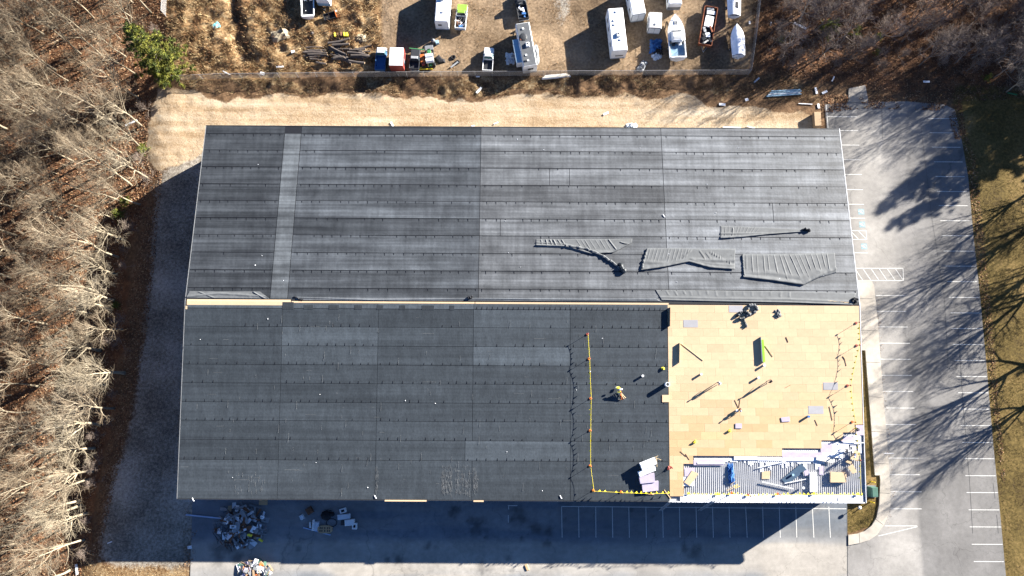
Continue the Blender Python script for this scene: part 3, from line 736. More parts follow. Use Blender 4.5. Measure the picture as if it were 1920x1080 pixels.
# scuffs and chalk streaks on the dark sheets
sc_ = MB()
def scuff(px, py, l, vert=True, w=.05):
    x, y, z = RP(px, py)
    sc_.box((x, y, z + TOPL + .016), (w if vert else l, l if vert else w, .012))
for _ in range(150):
    px, py = random.uniform(345, 1240), random.uniform(590, 925)
    scuff(px, py, random.uniform(.3, 2.2), random.random() < .8, random.uniform(.02, .035))
for a, b, n in [(828, 848, 150), (853, 882, 110), (887, 896, 60), (704, 710, 25), (470, 500, 18), (440, 470, 14)]:
    for _ in range(n):
        scuff(random.uniform(a, b), random.triangular(868, 930, 912), random.uniform(.2, 1.1), random.random() < .94, random.uniform(.018, .035))
stuff(sc_.build('chalk_scuffs', mat('chalk', (.105, .112, .116), .9, .3, 3), WH))
mat('chalk_smear', (.10, .105, .11), .9, .55, .9, var2=.5, scale2=6, stretch=(1, .25, 1))
# ridge boards showing through
k = MB()
for (a, b, ya, yb) in [(350, 546, 559.5, 567.0), (546, 890, 565.4, 568.4), (890, 1253, 566.2, 569.0)]:
    p, q = RP(a, yb), RP(b, ya)
    rq = rquad(p[0] + .1, q[0], RYM - (1.0 if a == 350 else .28) * .55, RYM - .004, TOPL + .02, .05); rq.build('ridge_board', 'board', WH)
    rq = rquad(p[0] + .1, q[0], RYM + .004, RYM + (.34 if a == 350 else .12), TOPL + .02, .05); rq.build('ridge_board', 'board', WH)
rquad(RX0 + .05, RX0 + .32, RP(350, 580)[1], RYM - .7, TOPL + .03, .05).build('ridge_board', 'board', WH)
for a, b in [(722, 800), (888, 907)]:
    p, q = RP(a, 934), RP(b, 934)
    k = MB(); k.box(((p[0] + q[0]) / 2, RY0 - .13, RZE + .22), (q[0] - p[0], .22, .05)); k.build('eave_board', 'board', WH)

# cover boards ---------------------------------------------------------------
BW, BH = 2.44, 1.22
xl, xr = XT + .05, RX1 - .10
def tan_low(px):                                           # picture row where the boards end
    for lim, v in [(1281, 936), (1301, 877), (1376, 862.5), (1466, 857.5), (1539, 847.5), (1579, 831), (1601, 818), (1700, 803)]:
        if px < lim: return v
def px_of(x, y):                                           # roof point back to picture column / row (for survey data only)
    z = rz(x, y); dz = z - CAM_H
    c, s = math.cos(TILT), math.sin(TILT)
    yc = y * c + dz * s; zc = -y * s + dz * c
    u, v = x / -zc, yc / -zc
    u, v = u * math.cos(-ROLL) - v * math.sin(-ROLL), u * math.sin(-ROLL) + v * math.cos(-ROLL)
    return 960 + u * CAM_F, 540 - v * CAM_F
slope = math.atan(SLS)
bmesh_full = {}
def board(x0, x1, y0, y1, m, dz, th, name, tn=None):
    w, h = x1 - x0 - .012, (y1 - y0) / math.cos(slope) - .012
    key = (round(w, 2), round(h, 2), m, th)
    if key not in bmesh_full:
        k = MB(); k.box((0, 0, 0), (w, h, th)); bmesh_full[key] = k.mesh(name, m)
    o = link(name, bmesh_full[key], WH)
    xc, yc = (x0 + x1) / 2, (y0 + y1) / 2
    o.location = (xc, yc, rz(xc, yc) + dz - th / 2 + random.uniform(0, .008))
    o.rotation_euler = (slope + random.uniform(-.004, .004), random.uniform(-.003, .003), random.uniform(-.0015, .0015))
    if tn: o.color = (*tn, 1)
    return o
ytop = RYM - .15
y = ytop; r = 0
while y > RY0 + .3:
    yb = max(y - BH, RY0 + .02)
    x = xl; off = (0, .5, .25, .75)[r % 4]; first = True
    while x < xr - .05:
        w = BW * (1 - off) if first and off else BW
        first = False
        xe = min(x + w, xr)
        if xr - xe < .3: xe = xr
        # clip to the stepped lower edge
        segs = []
        xm = x
        while xm < xe - .01:
            xn = min(xm + .305, xe)
            pc = px_of((xm + xn) / 2, yb + .25)
            ok = pc[1] < tan_low(pc[0])
            if segs and segs[-1][2] == ok: segs[-1][1] = xn
            else: segs.append([xm, xn, ok])
            xm = xn
        for a, b, ok in segs:
            if ok and b - a > .25:
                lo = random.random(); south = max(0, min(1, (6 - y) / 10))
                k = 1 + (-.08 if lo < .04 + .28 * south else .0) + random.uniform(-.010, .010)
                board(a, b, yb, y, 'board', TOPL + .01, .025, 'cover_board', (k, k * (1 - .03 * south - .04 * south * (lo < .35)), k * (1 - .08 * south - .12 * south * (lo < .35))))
        x = xe
    y = yb; r += 1
# grey boards seen among the tan ones
for a, b, c, d in [(1366, 573, 1392, 586), (1281, 600, 1308, 614), (1543, 717, 1570, 731), (1515, 761, 1543, 776)]:
    p, q = RP(a, d), RP(b + (c - b), b)
    board(p[0], RP(c, b)[0], p[1], RP(a, b)[1], 'board', TOPL + .028, .012, 'grey_board', (.62, .82, 1.35))
# steel deck ribs and foam below the stepped edge
deck = MB(); x = RP(1276, 900)[0]; nrib = 0
RIBS = []
while x < xr:
    RIBS.append(x); x += .305
for x in RIBS:
    ytop_ = RP(1400, 846)[1] + 1.2
    if px_of(x, 0)[0] > 1535: ytop_ = RP(1600, 800)[1]
    y0, y1 = RY0 + .02, ytop_
    k = deck
    for a in (0,):
        vs = []
        for yy in (y0, y1):
            z = rz(x, yy) - .09
            vs += [(x - .075, yy, z), (x + .075, yy, z), (x + .05, yy, z + .055), (x - .05, yy, z + .055)]
        k.add(vs, [(0, 1, 2, 3), (7, 6, 5, 4), (1, 5, 6, 2), (2, 6, 7, 3), (3, 7, 4, 0), (0, 4, 5, 1)])
stuff(deck.build('deck_ribs', 'deck_steel', WH))
# foam fill strips between the ribs: south band along the eave and ragged ends under the boards
def fill(x, y0, y1):
    k = MB(); vs = []
    for yy in (y0, y1):
        z = rz(x, yy)
        vs += [(x - .10, yy, z - .088), (x + .10, yy, z - .088), (x + .10, yy, z + .012), (x - .10, yy, z + .012)]
    k.add(vs, [(0, 1, 2, 3), (7, 6, 5, 4), (1, 5, 6, 2), (2, 6, 7, 3), (3, 7, 4, 0), (0, 4, 5, 1)])
    return k.build('foam_strip', 'white_foam', WH)
ys_b = RP(1400, 927.5)[1]
for x in RIBS:
    xm = x + .1525
    if xm > xr - .1: continue
    fill(xm, RY0 + .05, ys_b)
    px = px_of(xm, RP(1400, 870)[1])[0]
    top = tan_low(px) - 3
    if px < 1300: continue
    if 1302 < px < 1357: low = top + 3
    elif px < 1375: low = random.choice([864, 866, 872])
    elif px < 1400: low = random.uniform(862, 869)
    elif px < 1545: low = random.choice([869, 871, 874, 877, 880, 867])
    elif px < 1580: low = random.choice([860, 862, 866, 858])
    else: low = random.choice([826, 834, 842, 850, 838])
    if 1424 < px < 1431: low = 885
    fill(xm, RP(px, low)[1], RP(px, top)[1])
def flat(a, b, c, d, m, dz, th, name):
    p, q = RP(a, d), RP(c, b)
    return board(p[0], q[0], p[1], q[1], m, dz, th, name)
for a, b, c, d in [(1283, 877, 1303, 893), (1300, 862, 1330, 872), (1330, 862, 1357, 872), (1466, 847, 1492, 858), (1492, 848, 1518, 858), (1518, 848, 1541, 858), (1538, 832, 1560, 848), (1577, 818, 1602, 828), (1604, 797, 1618, 816)]:
    flat(a, b, c, d, 'lavender_foam', TOPL + .004, .04, 'lavender_board')
for a, b, c, d in [(1376, 856, 1420, 862), (1420, 857, 1466, 863), (1466, 857, 1545, 864), (1541, 845, 1580, 858), (1558, 832, 1590, 846), (1580, 822, 1601, 833), (1600, 815, 1612, 824)]:
    flat(a, b, c, d, 'white_foam', TOPL - .02, .05, 'foam_board')
flat(1275, 927, 1296, 940, 'white_foam', TOPL - .05, .05, 'foam_board'); flat(1281, 893, 1300, 911, 'white_foam', TOPL - .06, .05, 'foam_board')
# ------------------------------------------------------------------ trees
def perp(d):
    a = Vector((0, 0, 1)) if abs(d.z) < .9 else Vector((1, 0, 0))
    u = d.cross(a).normalized()
    return u, d.cross(u)
def grow(mb, p, d, L, r, lvl, rnd, segs, up, out, dens):
    """one limb: bends upward, gives off side limbs"""
    pts = [p]; rad = [r]; dirs = []
    d = d.normalized()
    for i in range(segs):
        d = (d + Vector((rnd.gauss(0, .13), rnd.gauss(0, .13), rnd.gauss(0, .08) + up))).normalized()
        p = p + d * (L / segs); pts.append(p); dirs.append(d)
        rad.append(max(.008, r * (1 - .8 * (i + 1) / segs)))
    mb.tube(pts, rad, 5 if lvl <= 1 else 3, mi=0 if lvl <= 1 else 1, cap=False)
    if lvl >= out: return
    n = dens[lvl]
    for k in range(n):
        t = .22 + .76 * (k + rnd.random() * .8) / n
        i = min(segs - 1, int(t * segs)); f = t * segs - i
        q = pts[i].lerp(pts[i + 1], min(1, f)); dd = dirs[i]
        u, w = perp(dd); a = rnd.uniform(0, 2 * pi); ang = rnd.uniform(.45, 1.0)
        nd = dd * math.cos(ang) + (u * math.cos(a) + w * math.sin(a)) * math.sin(ang)
        grow(mb, q, nd, L * rnd.uniform(.38, .62) * (1.15 - .5 * t), max(.010, rad[i] * .55), lvl + 1, rnd, 3 if lvl == 1 else 2, up * .9, out, dens)
def bare_tree(seed, h, r, mtrunk, mtwig, dens=(0, 7, 6, 4), nlimb=12, lean=0.05, first=.28, fork=False, spread=.42):
    rnd = random.Random(seed)
    tr, cr = MB(), MB()
    pts = [Vector((0, 0, -.5))]; d = Vector((rnd.gauss(0, lean), rnd.gauss(0, lean), 1)).normalized(); n = 9; rad = [r * 1.25]
    for i in range(n):
        d = (d + Vector((rnd.gauss(0, .05), rnd.gauss(0, .05), .06))).normalized()
        pts.append(pts[-1] + d * (h * .86 / n)); rad.append(max(.03, r * (1 - .88 * (i + 1) / n)))
    tr.tube(pts, rad, 7)
    if fork:
        q = pts[4]; d2 = Vector((rnd.choice((-1, 1)) * .4, rnd.uniform(-.4, .4), 1)).normalized()
        p2 = [q]; 
        for i in range(4): d2 = (d2 + Vector((rnd.gauss(0, .08), rnd.gauss(0, .08), .1))).normalized(); p2.append(p2[-1] + d2 * h * .1)
        tr.tube(p2, [r * .55, r * .42, r * .3, r * .2, .04], 6)
    for k in range(nlimb):
        t = first + (.97 - first) * (k + rnd.random() * .7) / nlimb
        i = min(n - 1, int(t * n)); q = pts[i].lerp(pts[i + 1], min(1, t * n - i))
        a = k * 2.4 + rnd.uniform(-.5, .5); ang = rnd.uniform(.5, 1.05) * (1.15 - .45 * t)
        nd = Vector((math.cos(a) * math.sin(ang), math.sin(a) * math.sin(ang), math.cos(ang)))
        grow(cr, q, nd, h * spread * rnd.uniform(.7, 1.15) * (1.15 - .75 * t), max(.045, rad[i] * .58), 1, rnd, 5, .07, 3 if len(dens) < 4 else 3, dens)
    return tr.mesh('trunk', mtrunk, True), cr.mesh('crown', [mtrunk, mtwig])
TALL = [bare_tree(100 + i, random.uniform(14, 17), random.uniform(.17, .25), 'bark', 'twig', (0, 9, 8, 0), 14, .04, (.38, .3, .45)[i % 3], i % 3 == 0) for i in range(8)]
MIDT = [bare_tree(140 + i, random.uniform(9, 12), random.uniform(.09, .13), 'bark', 'twig', (0, 9, 8, 0), 13, .08, .3, i % 2 == 0) for i in range(4)]
EDGE = [bare_tree(160 + i, random.uniform(12.5, 15), random.uniform(.22, .30), 'bark', 'bark', (0, 9, 7, 0), 14, .05, .34, True, .5) for i in range(5)]
SHRB = [bare_tree(180 + i, random.uniform(4.5, 7), random.uniform(.05, .08), 'bark_brown', 'twig_brown', (0, 9, 6, 0), 14, .12, .12, True, .6) for i in range(5)]
THIC = [bare_tree(200 + i, random.uniform(9, 12), random.uniform(.11, .17), 'bark_brown', 'twig_brown', (0, 9, 6, 0), 14, .08, .25, i % 2 == 0, .48) for i in range(5)]
def plant(kind, pair, x, y, label, group, s=1.0, cat='tree', rzv=None, lean=None):
    t = thing(kind, label, cat, (x, y, gz(x, y)), random.uniform(0, 2 * pi) if rzv is None else rzv, group)
    t.scale = (s, s, s * random.uniform(.94, 1.06))
    if lean: t.rotation_euler = (lean[1], lean[0], t.rotation_euler[2])
    for nm, me in zip(('trunk', 'crown'), pair): link(nm, me, t)
    return t
placed = []
def spaced(x, y, d):
    for a, b in placed:
        if (a - x) ** 2 + (b - y) ** 2 < d * d: return False
    placed.append((x, y)); return True
EDGE_PX = [(262, 275), (228, 448), (215, 480), (212, 512), (206, 561), (203, 580), (226, 617), (180, 655), (209, 765), (192, 722), (180, 797), (171, 841), (168, 885), (163, 899), (142, 941), (144, 948), (155, 964), (151, 1015), (122, 1072), (252, 178), (272, 332), (232, 700)]
ORD = 'topmost,second,third,fourth,fifth,sixth,seventh,eighth,ninth,tenth,eleventh,twelfth,thirteenth,fourteenth,fifteenth,sixteenth,seventeenth,eighteenth,nineteenth,twentieth,twenty-first,twenty-second,twenty-third'.split(',')
def rank(i, n): return 'lowest' if i == n - 1 else ORD[0] if i == 0 else ORD[i] + ' from the top'
EDGE_PX.sort(key=lambda q: q[1])
for i, (a, b) in enumerate(EDGE_PX):
    x, y = P(a, b); placed.append((x, y))
    plant('bare_tree', EDGE[i % 5] if i % 4 else TALL[i % 8], x, y, 'pale thick-trunked bare tree at the gravel lane edge of the wood, ' + rank(i, len(EDGE_PX)), 'bare trees along the edge of the left wood', random.uniform(.85, 1.05), lean=(random.uniform(-.09, .0), random.uniform(-.04, .04)))
fp = POLY['forest']; tries = 0; nt_ = 0
while tries < 5000 and nt_ < 250:
    tries += 1
    x, y = random.uniform(-108, -55), random.uniform(-32, 84)
    if not inpoly(np.array([x]), np.array([y]), ppoly([(-160, -60)] + [(a - 14, b) for a, b in FOREST_EDGE] + [(-160, 1200)]))[0]: continue
    if not spaced(x, y, 3.0): continue
    nt_ += 1
    if random.random() < .62:
        plant('bare_tree', TALL[nt_ % 8], x, y, 'tall grey bare deciduous tree inside the wood left of the warehouse', 'tall bare trees inside the left wood', random.uniform(.8, 1.08), lean=(random.uniform(-.06, .06), random.uniform(-.06, .06)))
    else:
        plant('young_tree', MIDT[nt_ % 4], x, y, 'thin young bare tree between the taller trunks of the left wood', 'young bare trees of the left wood', random.uniform(.6, 1.05), lean=(random.uniform(-.08, .08), random.uniform(-.08, .08)))
placed.clear(); nt_ = 0; tries = 0
LSH = sorted([(268, 300), (285, 205), (258, 430), (240, 470), (245, 500), (238, 600), (232, 640), (222, 740), (214, 790), (196, 815), (196, 870), (185, 905), (172, 975), (168, 1035), (295, 120), (300, 60), (290, 340)], key=lambda q: q[1])
for i, (a, b) in enumerate(LSH):
    x, y = P(a - 8, b); plant('bare_shrub', SHRB[i % 5], x, y, 'low twiggy bare shrub on the bank beside the wood, ' + rank(i, len(LSH)), 'bare shrubs on the lane bank', random.uniform(.45, .8), 'shrub')
def thicket(poly, n, d, xr_, yr_, fn):
    c = 0; t = 0
    while c < n and t < 6000:
        t += 1
        x, y = random.uniform(*xr_), random.uniform(*yr_)
        if inpoly(np.array([x]), np.array([y]), poly)[0] and spaced(x, y, d): fn(c, x, y); c += 1
NEP = ppoly([(1440, -140), (2300, -140), (2300, 120), (1900, 150), (1800, 142), (1700, 128), (1600, 118), (1520, 120), (1452, 112)])
thicket(NEP, 100, 2.8, (40, 150), (50, 92), lambda c, x, y: plant('bare_tree', THIC[c % 5], x, y, 'brown twiggy bare tree in the thicket behind the top end of the parking lot', 'bare trees of the thicket beyond the parking lot', random.uniform(.75, 1.1)))
thicket(NEP, 85, 1.7, (40, 105), (50, 80), lambda c, x, y: plant('bare_shrub', SHRB[c % 5], x, y, 'low brown bare shrub in the thicket beyond the parking lot', 'bare shrubs of the thicket', random.uniform(.5, .85), 'shrub'))
for i, (a, b, s) in enumerate([(1478, 128, .55), (1492, 118, .6), (1465, 100, .55), (1560, 128, .5), (1640, 132, .6)]):
    x, y = P(a, b); plant('bare_shrub', SHRB[i % 5], x, y, 'small grey fan-shaped bare shrub near the yard fence corner, ' + ('second from left', 'third from left', 'leftmost', 'fourth from left', 'rightmost')[i], 'small bare shrubs near the fence corner', s, 'shrub')
x, y = P(1888, 172); plant('bare_tree', EDGE[1], x, y, 'pale bare tree with spreading limbs at the thicket edge above the lawn', None, .62)
x, y = P(1528, 22); plant('bare_tree', SHRB[2], x, y, 'pale grey round-crowned bare tree beside a small evergreen at the top', None, 1.0)

# evergreens: whorled boughs carrying tufts of needle-sized faces
def evergreen(seed, h, rad, tufts, pal, shape=1.0, per=16, low=.08):
    rnd = np.random.default_rng(seed)
    tr = MB(); tr.tube([(0, 0, -.3), (0, 0, h * .5), (0, 0, h)], [h * .017, h * .010, .02], 6)
    rr = random.Random(seed); cen = []
    nb = max(14, tufts // 9)
    for b in range(nb):
        t = low + (1 - low) * (b + rr.random()) / nb; a = b * 2.4 + rr.uniform(-.4, .4)
        L = rad * ((1 - t) ** .75 * shape + .08) * rr.uniform(.6, 1.12)
        z = h * t; tip = (math.cos(a) * L, math.sin(a) * L, z + L * .12)
        tr.tube([(0, 0, z - .1), tip], [.05, .012], 3, cap=False)
        m = max(3, int(11 * L / rad))
        for k in range(m):
            f = .25 + .8 * (k + rr.random()) / m
            cen.append((tip[0] * f + rr.gauss(0, .22), tip[1] * f + rr.gauss(0, .22), z + L * .12 * f + rr.gauss(0, .18)))
    cen = np.array(cen); n = len(cen)
    cc = np.repeat(cen, per, 0); m = len(cc)
    dirv = rnd.normal(size=(m, 3)); dirv[:, 2] = np.abs(dirv[:, 2]) * .6; dirv /= np.linalg.norm(dirv, axis=1)[:, None]
    side = np.cross(dirv, rnd.normal(size=(m, 3))); side /= np.linalg.norm(side, axis=1)[:, None]
    l = rnd.uniform(.22, .5, (m, 1)) * (.6 + h / 28); w = rnd.uniform(.035, .075, (m, 1)) * (.7 + h / 28)
    p0 = cc + rnd.normal(size=(m, 3)) * .10
    co = np.stack([p0 - side * w, p0 + side * w, p0 + dirv * l], 1).reshape(-1, 3)
    pal = np.array(pal); c = pal[rnd.integers(0, len(pal), n)] * rnd.uniform(.8, 1.2, (n, 1))
    c = np.repeat(c, per * 3, 0)
    return tr.mesh('trunk', 'bark_brown', True), npmesh('crown', co, np.arange(3 * m).reshape(-1, 3), 'needles', c)
PINE = [(.125, .125, .024), (.085, .098, .022), (.16, .158, .032), (.05, .062, .018)]
big_pine = evergreen(1, 15, 4.9, 1000, PINE, per=34)
x, y = P(322, 132); plant('pine_tree', big_pine, x, y, 'large yellow-green pine at the corner where the fence meets the wood', None, 1.0, rzv=.6)
mid_pine = evergreen(2, 8, 2.6, 330, [(.11, .125, .015), (.14, .15, .02), (.075, .092, .018)], per=34)
x, y = P(326, 140); plant('pine_tree', mid_pine, x - .5, y - 1.2, 'bright green smaller pine in front of the large pine by the fence', None, .9, rzv=1.6)
bush = evergreen(3, 2.6, 1.5, 130, [(.10, .12, .018), (.15, .15, .03), (.07, .09, .02)], 1.1, 18, .02)
for px, py, s, lab in [(340, 139, .62, 'dark green low evergreen bush at the foot of the pines on the yard side'), (268, 280, .75, 'yellow-green bush below the sand bank at the wood edge'), (232, 378, .8, 'light green bush under a pale bare tree at the wood edge'), (218, 400, .9, 'olive bush beside the light green bush under the pale tree'), (214, 573, .6, 'tiny bright green bush alone in the dark shade of the wood edge'),
                       (1552, 58, 1.3, 'dark green young evergreen beside the grey round-crowned tree'), (1462, 76, .5, 'small yellow-green bush among fallen leaves outside the yard fence'), (1600, 64, .8, 'dull green bush in the brown thicket, nearest the middle'), (1644, 72, .6, 'small dull green bush deep in the brown thicket'), (1848, 148, .6, 'olive bush at the edge of the shaded lawn'), (1642, 102, .5, 'little green bush low in the thicket above the parking lot')]:
    x, y = P(px, py); plant('evergreen_bush', bush, x, y, lab, None, s, 'bush')
# trees standing on the lawn east of the lot, beyond the frame: their shadows cross the asphalt
tallpine = evergreen(5, 16, 4.2, 560, [(.05, .07, .02), (.07, .09, .025)], per=30, low=.22)
for i, (a, b, s) in enumerate([(2045, 150, 1.12), (2085, 112, 1.1), (2040, 195, .95), (2120, 160, 1.1), (2176, -2, .75), (2186, 43, .75), (2171, 103, .75), (2206, 143, .75), (2196, 83, .78), (2256, 183, .75), (2236, 23, .8), (2226, 113, .75), (2140, 20, .7), (2203, 397, .7), (2223, 457, .7), (2193, 517, .7), (2233, 377, .72), (2170, 430, .6), (2150, 60, .66), (2160, 140, .62), (2120, 215, .55), (2290, 90, .9), (2180, 330, .55), (2150, 560, .55)]):
    x, y = P(a, b); plant('pine_tree', tallpine, x, y, 'tall dark pine on the lawn beyond the parking lot edge', 'tall pines on the east lawn', s)
BIG = [bare_tree(230 + i, 17, .34, 'bark', 'twig', (0, 11, 10, 0), 20, .03, .22, True, .5) for i in range(3)]
for i, (a, b, s) in enumerate([(1985, 398, 1.0), (2005, 500, 1.05), (1995, 640, 1.1), (1975, 330, .8), (2060, 420, .95), (2010, 700, .95), (2080, 330, .85), (1960, 60, .85), (2000, 10, 1.0), (2040, 90, .9), (2090, 40, 1.0), (2140, -20, 1.0), (1975, 125, .8), (2060, -40, 1.0), (2190, 60, 1.05), (2015, 150, .9), (1965, 215, .8), (1950, 5, .9), (2240, -10, 1.1), (2170, 110, 1.0)]):
    x, y = P(a, b); plant('bare_tree', BIG[i % 3], x, y, 'big bare shade tree on the lawn beyond the parking lot edge', 'big bare trees on the east lawn', s)

# ------------------------------------------------------------------ chain-link fence
def chain_fence(pts, label, hgt=1.9):
    F = thing('chain_link_fence', label, 'fence', (*P(*pts[0]), 0))
    ox, oy = F.location[0], F.location[1]
    w = MB(); rail = MB(); pm = None
    for (a, b) in zip(pts[:-1], pts[1:]):
        p, q = Vector(P(*a)), Vector(P(*b)); L = (q - p).length; d = (q - p) / L; nrm = Vector((-d.y, d.x))
        n = int(L / 3.0)
        for i in range(n + 1):
            c = p + d * (L * i / n)
            if pm is None:
                k = MB(); k.tube([(0, 0, -.5), (0, 0, hgt + .05)], .04, 5); k.ell((0, 0, hgt + .05), (.05, .05, .04), 5, 3); pm = k.mesh('fence_post', 'wire')
            link('fence_post', pm, F, (c.x - ox, c.y - oy, 0))
        rail.tube([(p.x - ox, p.y - oy, hgt), (q.x - ox, q.y - oy, hgt)], .028, 5)
        st = .13; m = int(L / st); h = hgt
        for i in range(-int(h / st), m + 1):
            for s in (1, -1):
                t0, t1 = i * st, i * st + h
                z0, z1 = 0, h
                if s < 0: z0, z1 = h, 0
                if t0 < 0: z0 += s * (-t0); t0 = 0
                if t1 > L: z1 -= s * (t1 - L); t1 = L
                if t1 - t0 < .02: continue
                u, v = p + d * t0, p + d * t1; off = nrm * .014 * s
                hw = .017
                w.add([(u.x - ox + off.x, u.y - oy + off.y, z0 - hw), (u.x - ox + off.x, u.y - oy + off.y, z0 + hw), (v.x - ox + off.x, v.y - oy + off.y, z1 + hw), (v.x - ox + off.x, v.y - oy + off.y, z1 - hw)], [(0, 1, 2, 3)])
    o = w.build('wire_mesh', 'wire', F); o['kind'] = 'stuff'
    rail.build('top_rail', 'wire', F)
    return F
chain_fence([(303, 152), (420, 147), (700, 144), (1050, 142), (1402, 140)], 'long grey chain-link fence between the yard and the sand strip behind the warehouse')
chain_fence([(1403, 140), (1413, 70), (1424, -30)], 'chain-link fence running up from the corner at the right side of the yard')
chain_fence([(311, 30), (314, -40)], 'short visible piece of chain-link fence at the top left beside the wood')
# ------------------------------------------------------------------ vehicles and boats in the yard
def frame(S, Nn, h, z0=.4):
    s, n = P(*S, z0), P(*Nn, h)
    L = math.dist(s, n); a = math.atan2(-(n[0] - s[0]), n[1] - s[1])
    c = ((s[0] + n[0]) / 2, (s[1] + n[1]) / 2)
    return (c[0], c[1], gz(*c)), a, L
def wheels(t, xs, ys, r=.36, w=.24):
    k = MB(); k.tube([(-w / 2, 0, r), (w / 2, 0, r)], r, 14)
    me = k.mesh('wheel', 'black_rubber'); k2 = MB(); k2.tube([(-w / 2 - .01, 0, r), (w / 2 + .01, 0, r)], r * .55, 10); rim = k2.mesh('rim', 'silver')
    for y in ys:
        for x in xs:
            o = link('wheel', me, t, (x, y, 0)); link('rim', rim, o)
def pickup(label, S, Nn, W, paint, h=1.75, cab=(-.04, .20), bed=None, roof=None, hood=None, glass='glass', group=None, bedcol='dark_paint', flip=False):
    loc, a, L = frame(S, Nn, 1.2)
    if flip: a += pi
    t = thing('pickup_truck', label, 'pickup truck', loc, a, group)
    hw = W / 2; c0, c1 = cab[0] * L, cab[1] * L; y0, y1 = -L / 2, L / 2
    k = MB()
    def outl(ins=0): return [(-hw + .12 + ins, y1 - ins), (-hw + ins, y1 - .35), (-hw + ins, y0 + .08), (-hw + .06 + ins, y0), (hw - .06 - ins, y0), (hw - ins, y0 + .08), (hw - ins, y1 - .35), (hw - .12 - ins, y1 - ins)]
    k.prism(outl(), .38, .66)
    k.build('body', paint, t, bevel=.05)
    for s in (-1, 1):
        k = MB(); k.box((s * (hw - .05), (y0 + c0) / 2, .88), (.10, c0 - y0, .46)); k.build('bed_side', paint, t, bevel=.03)
    k = MB(); k.box((0, y0 + .045, .88), (W - .2, .09, .44)); k.build('tailgate', paint, t, bevel=.02)
    k = MB(); k.box((0, (y0 + c0) / 2, .685), (W - .22, c0 - y0 - .1, .04))
    for i in range(5): k.box((-.5 + .25 * i, (y0 + c0) / 2, .713), (.05, c0 - y0 - .15, .02))
    k.build('bed_floor', bedcol, t)
    k = MB(); k.box((0, (c1 + y1) / 2 + .02, .83), (W - .06, y1 - c1 - .08, .36), top=.92, topy=.93); k.build('hood', hood or paint, t, bevel=.06)
    yc = (c0 + c1) / 2; cl = c1 - c0
    k = MB(); k.box((0, yc, .92), (W - .02, cl, .5)); k.build('door_panel', paint, t, bevel=.04)
    k = MB(); k.box((0, yc, (1.16 + h) / 2 - .02), (W - .14, cl - .04, h - 1.18), top=.84, topy=.66); k.build('window_band', glass, t)
    k = MB(); k.box((0, yc, h), (W * .74, cl * .62, .08), top=.9); k.build('roof', roof or paint, t, bevel=.04)
    for s in (-1, 1):
        k = MB(); k.tube([(s * (W / 2 - .08), c1 - .05, 1.15), (s * W * .36, yc + cl * .31, h)], .035, 4); k.tube([(s * (W / 2 - .08), c0 + .05, 1.15), (s * W * .36, yc - cl * .31, h)], .045, 4); k.build('pillar', paint, t)
        k = MB(); k.box((s * (hw + .10), c1 - .25, 1.12), (.18, .08, .16)); k.build('mirror', 'dark_paint', t)
        k = MB(); k.box((s * (hw - .28), y1 - .06, .8), (.3, .06, .16)); k.build('headlight', 'silver', t)
    k = MB(); k.box((0, y1 + .02, .52), (W - .1, .14, .2)); k.build('bumper', 'silver', t, bevel=.03)
    k = MB(); k.box((0, y0 - .05, .52), (W - .1, .12, .18)); k.build('bumper', 'silver', t, bevel=.03)
    wheels(t, (-hw + .14, hw - .14), (y0 + .95, y1 - .95))
    return t, L
